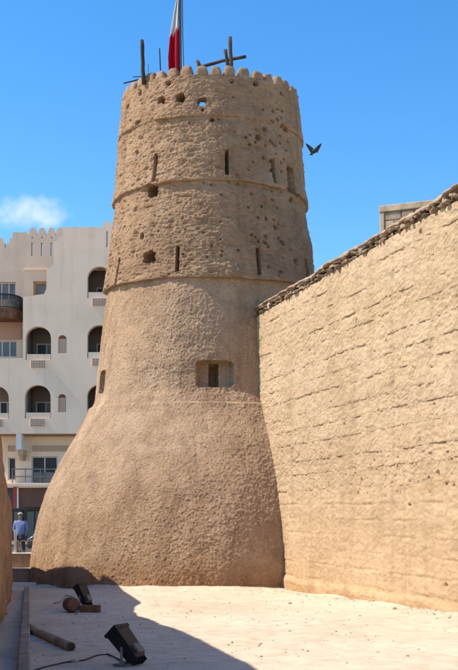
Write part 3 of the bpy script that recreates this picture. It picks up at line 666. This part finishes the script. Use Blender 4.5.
# rear wall: peach block and the back of the loggias
RD = BD + 2.0; KR = RD / F
def rx(px): return (px - CX) * KR
def rz(py): return EYE + (YH - py) * KR
def rrect(x0, x1, y0, y1): return [(rx(x0), rz(y1)), (rx(x1), rz(y1)), (rx(x1), rz(y0)), (rx(x0), rz(y0))]
rear = [(-40, 440), (160, 440), (160, 232), (64.5, 232)]
for cx in (60, 51.5, 42.2, 33): rear += [(cx + 4, 235.5)] + [(cx + 3.6 * math.cos(a), 233 - 5.5 * math.sin(a)) for a in np.linspace(0.1, math.pi - .1, 9)] + [(cx - 4, 235.5)]
rear += [(28, 235.5), (27.5, 232.3), (12.4, 232.3), (12.4, 238), (9.4, 238), (9.4, 243), (6.5, 243), (6.5, 247.5), (4.8, 247.5), (4.8, 243), (2.6, 243), (2.6, 238), (-10, 238), (-10, 232), (-40, 232)]
rh = [rrect(-6, 15.7, 282, 300), rrect(33.4, 47.5, 281.3, 295.8), rrect(-6, 17, 340.5, 357)] + [rrect(x - .7, x + .7, 242.5, 256) for x in (32, 41.6, 51.3)] + [rrect(x - .6, x + .6, 236.8, 238.2) for x in (32.3, 41.9, 51.6)]
MB().prism([[(rx(x), rz(y)) for x, y in rear]] + rh, RD, RD + .35).build('rear_wall', M_peach, bld)
MB().box(rx(24), rx(48), RD - .05, RD + .02, rz(271), rz(269)).build('string_course', M_peach, bld, bevel=.01)
MB().box(rx(-40), rx(160), RD + 6, RD + 6.3, rz(433), rz(262)).build('back_wall', M_peach, bld)
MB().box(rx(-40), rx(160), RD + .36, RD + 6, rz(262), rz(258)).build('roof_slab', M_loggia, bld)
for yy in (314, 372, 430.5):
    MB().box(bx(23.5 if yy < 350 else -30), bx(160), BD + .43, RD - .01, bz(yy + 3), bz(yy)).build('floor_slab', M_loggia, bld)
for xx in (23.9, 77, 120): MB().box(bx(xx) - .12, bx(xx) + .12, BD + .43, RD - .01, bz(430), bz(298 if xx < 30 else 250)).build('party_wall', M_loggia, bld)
def window(x0, x1, y0, y1, rfun, dep, gmat, fmat, parent, mull=1, name='window', fw=.07):
    X0, X1, Z0, Z1 = rfun[0](x0), rfun[0](x1), rfun[1](y1), rfun[1](y0)
    f = MB(); f.box(X0, X0 + fw, dep, dep + .08, Z0, Z1); f.box(X1 - fw, X1, dep, dep + .08, Z0, Z1)
    f.box(X0 + fw, X1 - fw, dep + .004, dep + .076, Z1 - fw, Z1); f.box(X0 + fw, X1 - fw, dep + .004, dep + .076, Z0, Z0 + fw)
    for k in range(mull): x = X0 + (X1 - X0) * (k + 1) / (mull + 1); f.box(x - fw / 2, x + fw / 2, dep + .008, dep + .072, Z0 + fw, Z1 - fw)
    w = f.build(name, fmat, parent)
    for k in range(mull + 1):
        a = X0 + (X1 - X0) * k / (mull + 1); b_ = X0 + (X1 - X0) * (k + 1) / (mull + 1)
        MB().box(a + fw * .5 + .002, b_ - fw * .5 - .002, dep + .04, dep + .05, Z0 + fw * .5, Z1 - fw * .5).build('pane', gmat if not isinstance(gmat, list) else gmat[k % len(gmat)], w)
    return w
RF, BF = (rx, rz), (bx, bz)
MB().box(bx(24.5), bx(118), RD - .05, RD - .01, bz(430), bz(300)).build('loggia_shade_sheet', M_loggia, bld); MB().box(bx(80), bx(118), RD - .05, RD - .01, bz(300), bz(262)).build('loggia_shade_sheet', M_loggia, bld); MB().box(bx(-25), bx(22.5), RD - .05, RD - .01, bz(430), bz(376)).build('loggia_shade_sheet', M_loggia, bld)  # dark sheets before the rear wall, loggia shade put into their colour
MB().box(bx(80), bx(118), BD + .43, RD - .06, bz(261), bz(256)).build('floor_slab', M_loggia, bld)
window(-6, 15.7, 282, 300, RF, RD + .14, M_curt, M_frame, bld, 2)
window(33.4, 47.5, 281.3, 295.8, RF, RD + .12, M_curt, M_ochre, bld, 0, fw=.12)
window(-6, 17, 340.5, 357, RF, RD + .14, M_glass, M_frame, bld, 2)
for (x0, x1, y0, y1) in [(30, 51, 338, 357), (29.5, 50, 398, 418), (92, 112, 338, 357), (92, 112, 398, 417), (92, 112, 280, 297), (-8, 8, 398, 418)]:
    window(x0, x1, y0, y1, BF, RD - .1, [M_dglass, M_curt], M_frame, bld, 1, 'door')
# first floor under the overhang
LD = BD + 1.3
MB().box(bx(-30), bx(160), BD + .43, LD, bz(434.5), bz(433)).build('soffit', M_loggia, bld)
lh = [rect(27, 53.5, 455, 482), rect(3, 11, 456, 479), rect(60, 80, 455, 482)]
MB().prism([rect(-30, 160, 434.6, 484)] + lh, LD, LD + .3).build('first_floor_wall', M_grey, bld)
window(27, 53.5, 455, 482, BF, LD + .1, [M_dglass, M_dglass], M_frame, bld, 1); window(3, 11, 456, 479, BF, LD + .1, M_dglass, M_frame, bld, 0); window(60, 80, 455, 482, BF, LD + .1, M_dglass, M_frame, bld, 1)
for (x0, x1, nx) in ((28, 67, 26), (3, 10.5, 5)):
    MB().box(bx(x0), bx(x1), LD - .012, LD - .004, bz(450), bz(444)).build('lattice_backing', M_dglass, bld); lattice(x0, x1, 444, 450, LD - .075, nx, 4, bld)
pier = MB().box(bx(16), bx(21.2), BD + .02, LD - .01, bz(449.5), bz(433.6)).build('hanging_pier', M_white, bld)
MB().box(bx(16.8), bx(22), BD + .25, LD - .01, bz(455), bz(449.6)).build('pier_corbel', M_tan, pier); MB().box(bx(17.4), bx(21), BD + .5, LD - .01, bz(459.5), bz(455.1)).build('pier_corbel', M_tan, pier)
MB().box(bx(-30), bx(160), BD - .1, LD + .3, bz(486.5), bz(483.2)).build('canopy_ledge', M_grey, bld, bevel=.02)
rr_ = MB()
for yy in (469, 476.5): rr_.tube([(bx(12), BD + .1, bz(yy)), (bx(55), BD + .1, bz(yy))], .035, 6)
for xx in (12, 25, 40, 55): rr_.tube([(bx(xx), BD + .1, bz(468)), (bx(xx), BD + .1, bz(483.3))], .035, 6)
rr_.build('terrace_rail', M_loggia, bld)
MB().box(bx(33), bx(53), BD + .25, BD + .3, bz(482.8), bz(472)).build('glass_screen', M_curt, bld)
# shop level
SD = BD + 1.2
MB().box(bx(-30), bx(160), SD + .5, SD + .8, -.2, bz(486.6)).build('shop_wall', M_shop, bld)
MB().box(bx(17.5), bx(90), SD - .6, SD - .45, bz(507), bz(487.2)).build('shop_sign', M_sbrown, bld, bevel=.02)
MB().box(bx(11.5), bx(15.2), SD - .75, SD - .6, bz(508), bz(486.8)).build('red_sign', M_sred, bld); MB().box(bx(15.2), bx(16.6), SD - .74, SD - .6, bz(508), bz(486.8)).build('sign_edge', M_white, bld)
for x0 in (-2, 20, 42, 64): window(x0, x0 + 19, 510, 541, BF, SD + .3, M_teal, M_iron, bld, 1, 'shop_window', .08)
# iron balcony at left
bal = thing('iron_balcony', 'dark curved balcony with black iron railing at the left edge of the apartment block', 'balcony', (rx(2), RD, rz(322)))
cxp, wpx, proj = rx(-3), rx(23) - rx(-3), 1.45
def cur(a): return (cxp + wpx * math.cos(a) ** .6 if math.cos(a) > 0 else cxp, RD - .05 - proj * math.sin(a) ** .75)
aa = np.linspace(0.001, math.pi / 2, 16); edge_ = [cur(a) for a in aa] + [(cxp - 2.2, RD - .05 - proj)]
poly = edge_ + [(cxp - 2.2, RD - .01), (edge_[0][0], RD - .01)]
zb_, zt_ = rz(322), rz(313)
m = MB(); n_ = len(poly); m.add([(x, y, zb_) for x, y in poly] + [(x, y, zt_) for x, y in poly], [tuple(range(n_)), tuple(range(2 * n_ - 1, n_ - 1, -1))] + [(i, i + n_, (i + 1) % n_ + n_, (i + 1) % n_) for i in range(n_)])
m.build('slab', M_rust, bal)
hr = [(x, y, rz(299.5)) for x, y in edge_]; MB().tube(hr, .05, 6).build('handrail', M_iron, bal)
MB().tube([(x, y, zt_ + .08) for x, y in edge_], .03, 6).build('bottom_rail', M_iron, bal)
for i in range(30):
    f_ = i / 29 * (len(edge_) - 1); k = min(int(f_), len(edge_) - 2); q = f_ - k; x = edge_[k][0] * (1 - q) + edge_[k + 1][0] * q; y = edge_[k][1] * (1 - q) + edge_[k + 1][1] * q
    MB().tube([(x, y, zt_), (x, y - .05, zt_ + .3), (x, y + .02, zt_ + .5), (x, y, rz(299.5))], .026, 5).build('baluster', M_iron, bal)
MB().box(rx(-30), rx(21.5), RD - .08, RD - .005, rz(339.5), rz(322.5)).build('wall_panel', M_pink, bld)

# ------------------------------------------------------------------ poles, flag on the tower
def stick(name, label, pts, r, mat, cat='pole'):
    pts = [Vector(p) for p in pts]; out = []; N = 7
    for i in range(N):
        f_ = i / (N - 1) * (len(pts) - 1); k = min(int(f_), len(pts) - 2); p = pts[k].lerp(pts[k + 1], f_ - k)
        out.append(p + Vector((random.uniform(-1, 1), 0, random.uniform(-1, 1))) * r * .18)
    return tag(MB().tube(out, [r * random.uniform(.88, 1.1) for _ in out], 8).build(name, mat, None, True), label, cat)
stick('wooden_pole', 'thick upright weathered wooden pole at the left of the tower top', [P(143.6, 84, 23.9) * 1, P(142, 40, 23.9)], .047, M_wood)
stick('thin_rod', 'thin upright rod behind the merlons left of the flag', [P(161.5, 92, 24.2), P(159.5, 48.5, 24.2)], .016, M_wood)
stick('thin_rod', 'short faint rod left of the thin upright rod on the tower top', [P(148.8, 92, 24.4), P(148.2, 64, 24.4)], .008, M_wood)
stick('wooden_beam', 'slim wooden beam end sticking out level at the left of the tower top', [P(123.5, 83.4, 24.6), P(146, 77.5, 24.9), P(160, 76, 25.5)], .018, M_wood, 'beam')
stick('wooden_beam', 'shorter upper beam end at the left of the tower top above the slim one', [P(133, 77, 25.2), P(158, 75.5, 25.7)], .012, M_wood, 'beam')
stick('wooden_pole', 'tall dark upright pole of the crossed timbers on the tower top', [P(232, 84, 23.8), P(230, 37, 23.8)], .046, M_wood)
stick('wooden_pole', 'short leaning stub pole beside the tall one in the crossed timbers', [P(230.5, 82, 24.1), P(225, 50, 24.1)], .042, M_wood)
stick('wooden_beam', 'long sloping dark beam of the crossed timbers on the tower top', [P(200, 67, 24.7), P(222, 61, 24.4), P(245.5, 56.5, 23.95)], .038, M_wood, 'beam')
stick('wooden_pole', 'short dark stub leaning between merlons right of the flag', [P(205, 82, 23.7), P(197.5, 61, 23.7)], .044, M_wood)
fp = P(181, 70, 25.0)
fpole = thing('flagpole', 'flagpole with a limp white and red flag on the tower top', 'flagpole', (fp.x, fp.y, 11.15))
MB().tube([(fp.x, fp.y, 11.15), (fp.x - .03, fp.y, 15.6)], [.036, .03], 10).build('pole', M_pole, fpole, True)
MB().tube([(fp.x + .10, fp.y - .05, 11.8), (fp.x + .045, fp.y - .02, 13.6), (fp.x + .02, fp.y, 15.4)], .012, 6).build('halyard', M_pole, fpole, True)
# limp flag: hangs in folds, wider at the bottom
zt, zb = float(P(0, -6, 25).z), float(P(0, 72, 25).z); nu, nv_ = 40, 60
U, Vv = np.meshgrid(np.linspace(0, 1, nu), np.linspace(0, 1, nv_))
wid = np.interp(Vv, [0, .12, .3, .55, .8, 1], [.04, .09, .16, .24, .285, .27])
fx = fp.x - .035 - U * wid; fy = fp.y + (0.06 + .07 * Vv) * np.sin(U * 9.5 + Vv * 1.3 + .6) * (0.25 + .75 * np.clip(U * 3, 0, 1)); fz = zt + (zb - zt) * Vv - .10 * U * Vv
Qf = grid_quads(nv_, nu); fl = arr_mesh('flag', np.stack([fx, fy, fz], -1).reshape(-1, 3), Qf)
fo = link_mesh('flag', fl, [M_fwhite, M_red], fpole)
cu, cv = U.reshape(-1)[Qf].mean(1), Vv.reshape(-1)[Qf].mean(1)
zig = .52 + .05 * (np.abs(((cu * 4) % 1) - .5) * 2 - .5) - .10 * (1 - cu)
fl.polygons.foreach_set('material_index', (cv > zig).astype(np.int32))
sd = fo.modifiers.new('cloth', 'SOLIDIFY'); sd.thickness = .006

# ------------------------------------------------------------------ the pigeon
bp_ = P(314, 150, 40)
bird = thing('bird', 'dark bird flying with raised wings in the blue sky right of the tower', 'bird', tuple(bp_))
def bw(x, y, z): return (bp_.x + x, bp_.y + y, bp_.z + z)
MB().tube([bw(-.10, .20, -.085), bw(-.08, .14, -.075), bw(-.05, .07, -.06), bw(0, 0, -.045), (bp_.x + .04, bp_.y - .09, bp_.z - .035), bw(.07, -.15, -.01), bw(.08, -.19, -.005), bw(.085, -.22, -.012)],
          [.02, .05, .08, .095, .08, .05, .042, .01], 10).build('body', M_bird, bird, True)
for sx, tipx in ((-1, -.33), (1, .29)):
    sh = (.03 if sx > 0 else -.03); pts = []
    N = 9
    for i in range(N):
        t = i / (N - 1); cx_ = sh + (tipx - sh) * t; cz_ = -.03 + .27 * t; ch = .21 * (1 - t) ** .7 + .02
        pts.append((cx_ + sx * ch * .4, cz_ - ch * .45, cx_ - sx * ch * .35, cz_ + ch * .12, t))
    m = MB(); vs_ = []
    for dy in (-.006, .006):
        for (ax, az, bx_, bz_, t) in pts: vs_ += [bw(ax, -.02 + dy - .05 * t, az), bw((ax + bx_) / 2, -.035 + dy - .05 * t, (az + bz_) / 2 + .012), bw(bx_, -.02 + dy - .05 * t, bz_)]
    fs = []
    for i in range(N - 1):
        for j in range(2):
            a = i * 3 + j; fs.append((a, a + 1, a + 4, a + 3)); b_ = N * 3 + a; fs.append((b_, b_ + 3, b_ + 4, b_ + 1))
        for j in (0, 2): a = i * 3 + j; fs.append((a, a + 3, a + 3 + N * 3, a + N * 3))
    m.add(vs_, fs).build('wing', M_bird, bird, True)
m = MB(); m.add([bw(-.12, .17, -.07), bw(-.04, .2, -.07), bw(-.02, .33, -.09), bw(-.17, .29, -.09), bw(-.12, .17, -.08), bw(-.04, .2, -.08), bw(-.02, .33, -.1), bw(-.17, .29, -.1)],
                [(0, 1, 2, 3), (7, 6, 5, 4), (0, 3, 7, 4), (3, 2, 6, 7), (2, 1, 5, 6)]); m.build('tail', M_bird, bird)

# ------------------------------------------------------------------ floodlights and odds and ends on the ground
def floodlight(label, loc, yaw, tilt, sc, post, group='ground floodlights'):
    """head: boxy housing whose glass points along local +Z before tilt"""
    g = thing('floodlight', label, 'floodlight', loc, None, group)
    Mh = Matrix.Translation(Vector(loc) + Vector((0, 0, post))) @ Matrix.Rotation(yaw, 4, 'Z') @ Matrix.Rotation(tilt, 4, 'Y') @ Matrix.Scale(sc, 4)
    L = .34
    # tapered housing
    def sect(z, hx, hy): return [Mh @ Vector(q) for q in ((-hx, -hy, z), (hx, -hy, z), (hx, hy, z), (-hx, hy, z))]
    m = MB(); secs = [sect(-.20, .05, .085), sect(-.15, .075, .105), sect(.16, .085, .118), sect(.215, .088, .122)]
    vs_ = [v for s in secs for v in s]; fs = [(3, 2, 1, 0), (12, 13, 14, 15)]
    for i in range(3):
        for k in range(4): fs.append((i * 4 + k, i * 4 + (k + 1) % 4, (i + 1) * 4 + (k + 1) % 4, (i + 1) * 4 + k))
    m.add(vs_, fs); hs = m.build('housing', M_black, g, bevel=.008 * sc)
    bz_ = MB()
    for (a, b_, c, e) in ((-.098, .098, -.134, -.110), (-.098, .098, .110, .134), (-.098, -.078, -.110, .110), (.078, .098, -.110, .110)): bz_.box(a, b_, c, e, .205, .245, Mh)
    bz_.build('bezel', M_black, g, bevel=.004 * sc)
    MB().box(-.078, .078, -.110, .110, .218, .226, Mh).build('lens', M_lens, g)
    for k in range(4): MB().box(-.05, .05, -.085 + k * .055, -.082 + k * .055, -.245, -.195, Mh).build('cooling_fin', M_black, g)
    MB().box(.07, .115, -.06, .06, -.17, -.05, Mh).build('gear_box', M_dkgrey, g, bevel=.008 * sc)
    # U bracket down to the base plate
    br = MB(); up = Vector(loc) + Vector((0, 0, post))
    ay = Matrix.Rotation(yaw, 4, 'Z')
    for sy in (-1, 1):
        a = Mh @ Vector((0, sy * .128, .0)); b_ = Vector(loc) + (ay @ Vector((.02 * sc, sy * .15 * sc, .03)))
        br.tube([a, b_], .016 * sc, 6)
    br.tube([Vector(loc) + ay @ Vector((.02 * sc, -.16 * sc, .03)), Vector(loc) + ay @ Vector((.02 * sc, .16 * sc, .03))], .018 * sc, 6)
    br.build('bracket', M_dkgrey, g)
    MB().box(-.09 * sc, .09 * sc, -.17 * sc, .17 * sc, -.05, .022, Matrix.Translation(loc) @ ay).build('base_plate', M_dkgrey, g, bevel=.008)
    return g
def on_ground(px, py):
    d = 12.0
    for _ in range(30):
        x = (px - CX) / F * d; d = (EYE - ground_at(x, d)) / ((py - YH) / F)
    return (x, d, ground_at(x, d))
f1 = on_ground(128, 665)
floodlight('black box floodlight nearest the camera, tilted to the left on the shaded sand', f1, R_(-30), R_(-44), .78, .17)
f2 = on_ground(84, 609)
floodlight('smaller-looking black floodlight farther back near the tower foot beside a brown drum', f2, R_(-35), R_(-32), .74, .21)
# brown drum and block by the far floodlight
r1 = on_ground(71, 612); c = Vector(r1) + Vector((0, 0, .115))
dr = thing('cable_drum', 'rusty brown round drum on two short feet beside the far floodlight', 'drum', r1)
ax = Vector((.55, -.83, 0)).normalized()
MB().tube([c - ax * .10, c - ax * .085, c + ax * .085, c + ax * .10], [.085, .105, .105, .085], 20).build('drum', M_rust, dr, False, .006)
for sx in (-1, 1): MB().tube([c + ax * sx * .06 + Vector((0, 0, -.08)), c + ax * sx * .07 + Vector((0, 0, -.14))], .028, 8).build('foot', M_black, dr)
b1 = on_ground(90, 612)
tag(MB().box(-.15, .16, -.05, .06, -.03, .105, Matrix.Translation(b1) @ Matrix.Rotation(R_(4), 4, 'Z')).build('concrete_block', M_rust, None, bevel=.012), 'dusty brown rectangular block lying beside the far floodlight', 'block')
cb = [on_ground(*q) for q in ((54, 604), (60, 602.5), (66, 601), (73, 603), (78, 606), (78.5, 611), (76, 615))]
tag(MB().tube([Vector(q) + Vector((0, 0, .012 + (.09 if 2 <= i <= 4 else 0))) for i, q in enumerate(cb)], .009, 6).build('cable', M_dkgrey, None, True), 'thin grey cable trailing over the brown drum on the sand', 'cable')
cb2 = [on_ground(*q_) for q_ in ((126, 664), (117, 659), (108, 655), (97, 656), (84, 661), (66, 663), (44, 668), (20, 676))]
tag(MB().tube([Vector(q_) + Vector((0, 0, .008)) for q_ in cb2], .008, 6).build('cable', M_black, None, True), 'black cable lying on the sand behind the near floodlight', 'cable')
# timber log with a hollow dark end
la, lb = Vector(on_ground(29, 632)), Vector(on_ground(71, 651)); up = Vector((0, 0, .045)); dirn = (lb - la).normalized()
lg = thing('timber_log', 'dusty round timber log lying on the shaded sand by the kerb', 'log', tuple(la.lerp(lb, .5)))
pts = [la.lerp(lb, k / 8) + up + Vector((0, 0, random.uniform(-.006, .006))) for k in range(9)]
MB().tube(pts, [.048 * random.uniform(.93, 1.08) for _ in pts], 14).build('trunk', M_dowood, lg, True)
e0 = pts[-1]; MB().tube([e0 + dirn * .002, e0 + dirn * .008], .043, 14).build('cut_end', M_wood, lg)
# scattered pebbles and crumbs
pbm_v, pbm_f = [], []; base = 0
for k in range(1900):
    mode = random.random()
    if mode < .45: s_ = random.uniform(.1, 9); x, y = W0.x + s_ * wt[0] + abs(random.gauss(.08, .22)) * wnr[0], W0.y + s_ * wt[1]
    elif mode < .62: a = random.uniform(-1.1, .5); r = 4.55 + abs(random.gauss(.05, .15)); x, y = XA + r * math.sin(a), D - r * math.cos(a)
    else: x, y = random.uniform(-2.6, 3.4), random.uniform(8.5, 21)
    if mode >= .62 and x > W0.x + (21.4 - y) * .311 - .05: continue
    sz = abs(random.gauss(0, .006)) + .003
    if random.random() < .01: sz *= 2.6
    v = IV1 * (1 + .35 * (np.random.default_rng(k).random((len(IV1), 1)) - .5)) * np.array([sz, sz * random.uniform(.7, 1.2), sz * .6])
    pbm_v.append(v + np.array([x, y, ground_at(x, y) + sz * .2])); pbm_f.append(IF1 + base); base += len(IV1)
po = link_mesh('pebbles', arr_mesh('pebbles', np.concatenate(pbm_v), np.concatenate(pbm_f)), M_peb); po['kind'] = 'stuff'; po['label'] = 'small pebbles and mud crumbs scattered over the sand'; po['category'] = 'pebbles'

# ------------------------------------------------------------------ person in the street
def skin(name, pts, edges, rad, mat, parent, sub=2):
    me = bpy.data.meshes.new(name); me.from_pydata([tuple(p) for p in pts], edges, []); o = link_mesh(name, me, mat, parent, False)
    m = o.modifiers.new('skin', 'SKIN'); m.use_smooth_shade = True
    for i, r in enumerate(rad): me.skin_vertices[0].data[i].radius = (r, r) if isinstance(r, (int, float)) else r
    me.skin_vertices[0].data[0].use_root = True
    s = o.modifiers.new('sub', 'SUBSURF'); s.levels = s.render_levels = sub; return o
px_, py_ = float(P(20.5, 0, 40).x), 40.0; gzp = -.122
per = thing('person', 'person in a blue shirt and pale cap standing in the street behind the railing', 'person', (px_, py_, gzp))
def q(x, y, z): return (px_ + x, py_ + y, gzp + z)
body = [q(0, 0, .93), q(0, 0, 1.12), q(0, 0, 1.34), q(0, .01, 1.47), q(0, -.01, 1.53), q(0, -.02, 1.62), q(0, -.01, 1.70),
        q(-.19, 0, 1.40), q(-.24, .02, 1.14), q(-.22, -.06, .90), q(-.21, -.08, .82), q(.19, 0, 1.40), q(.24, .02, 1.14), q(.22, -.06, .90), q(.21, -.08, .82),
        q(-.10, 0, .86), q(-.11, -.02, .49), q(-.11, .03, .09), q(-.12, -.12, .04), q(.10, 0, .86), q(.12, .03, .49), q(.13, .06, .09), q(.14, -.09, .04)]
be = [(0, 1), (1, 2), (2, 3), (3, 4), (4, 5), (5, 6), (2, 7), (7, 8), (8, 9), (9, 10), (2, 11), (11, 12), (12, 13), (13, 14), (0, 15), (15, 16), (16, 17), (17, 18), (0, 19), (19, 20), (20, 21), (21, 22)]
br_ = [.14, .135, .15, .06, .06, .095, .075, .06, .045, .035, .035, .06, .045, .035, .035, .085, .06, .045, .04, .085, .06, .045, .04]
skin('body', body, be, br_, M_skin, per)
skin('shirt', [q(0, 0, .80), q(0, 0, 1.10), q(0, 0, 1.34), q(0, .01, 1.44), q(-.20, 0, 1.40), q(-.25, .02, 1.13), q(-.25, .02, 1.02), q(.20, 0, 1.40), q(.25, .02, 1.13), q(.25, .02, 1.02)],
     [(0, 1), (1, 2), (2, 3), (2, 4), (4, 5), (5, 6), (2, 7), (7, 8), (8, 9)], [.20, .185, .185, .085, .085, .07, .065, .085, .07, .065], M_blue, per)
skin('trousers', [q(0, 0, .95), q(-.10, 0, .84), q(-.11, -.02, .49), q(-.11, .03, .10), q(.10, 0, .84), q(.12, .03, .49), q(.13, .06, .10)], [(0, 1), (1, 2), (2, 3), (0, 4), (4, 5), (5, 6)], [.155, .10, .08, .065, .10, .08, .065], M_trou, per)
hv = IV3.copy(); hv = hv[:, :] * np.array([.102, .118, .13]) + np.array(q(0, .005, 1.655)); keep = (IF3[(IV3[IF3].mean(1)[:, 2] > -.45) & ((IV3[IF3].mean(1)[:, 1] > -.55) | (IV3[IF3].mean(1)[:, 2] > .35))])
link_mesh('hair', sub_mesh('hair', hv, keep), M_hair, per)
cv_ = IV3 * np.array([.110, .126, .10]) + np.array(q(0, .0, 1.70)); link_mesh('cap', sub_mesh('cap', cv_, IF3[IV3[IF3].mean(1)[:, 2] > .05]), M_cloth, per)

# ------------------------------------------------------------------ parked car mostly hidden by the tower
cp = P(26.5, 545, 43); cz = -.122
car = thing('parked_car', 'dark parked car with pale bonnet edge just showing left of the tower foot', 'car', (cp.x + 2.1, cp.y, cz))
sil = [(0, .32), (.02, .62), (.25, .80), (1.05, .93), (1.75, 1.38), (2.9, 1.44), (3.7, 1.02), (4.2, .95), (4.28, .5), (4.2, .28), (.1, .26)]
m = MB(); N = len(sil); vs_ = []
for yy, ins in ((-.82, .03), (-.72, 0), (.72, 0), (.82, .03)):
    for (x, z) in sil:
        taper = .12 if z > 1.0 else 0; yv = yy * (1 - taper); vs_.append((cp.x + x, cp.y + .85 + yv, cz + z - (ins if abs(yy) > .8 else 0)))
fs = [tuple(range(N - 1, -1, -1)), tuple(range(3 * N, 4 * N))]
for s_ in range(3):
    for i in range(N): a, b_ = s_ * N + i, s_ * N + (i + 1) % N; fs.append((a, b_, b_ + N, a + N))
m.add(vs_, fs).build('body', M_car, car, True, .03)
MB().prism([[(cp.x + .26, cz + .815), (cp.x + 1.04, cz + .945), (cp.x + 1.04, cz + .965), (cp.x + .24, cz + .835)]], cp.y + .12, cp.y + 1.58).build('bonnet', M_silver, car, bevel=.008)
MB().prism([[(cp.x + 1.3, cz + .98), (cp.x + 3.4, cz + .98), (cp.x + 2.85, cz + 1.36), (cp.x + 1.82, cz + 1.33)]], cp.y + .075, cp.y + .1).build('side_window', M_dglass, car)
for wx in (.85, 3.4):
    for wy in (.06, 1.64):
        w = MB().tube([(cp.x + wx, cp.y + wy - .09, cz + .31), (cp.x + wx, cp.y + wy + .09, cz + .31)], .31, 20).build('wheel', M_tyre, car, False, .02)
        MB().tube([(cp.x + wx, cp.y + wy - .095, cz + .31), (cp.x + wx, cp.y + wy + .095, cz + .31)], .19, 14).build('rim', M_silver, w)
for wy in (.2, 1.25): MB().box(cp.x - .012, cp.x + .08, cp.y + wy, cp.y + wy + .28, cz + .55, cz + .68).build('headlight', M_curt, car, bevel=.02)
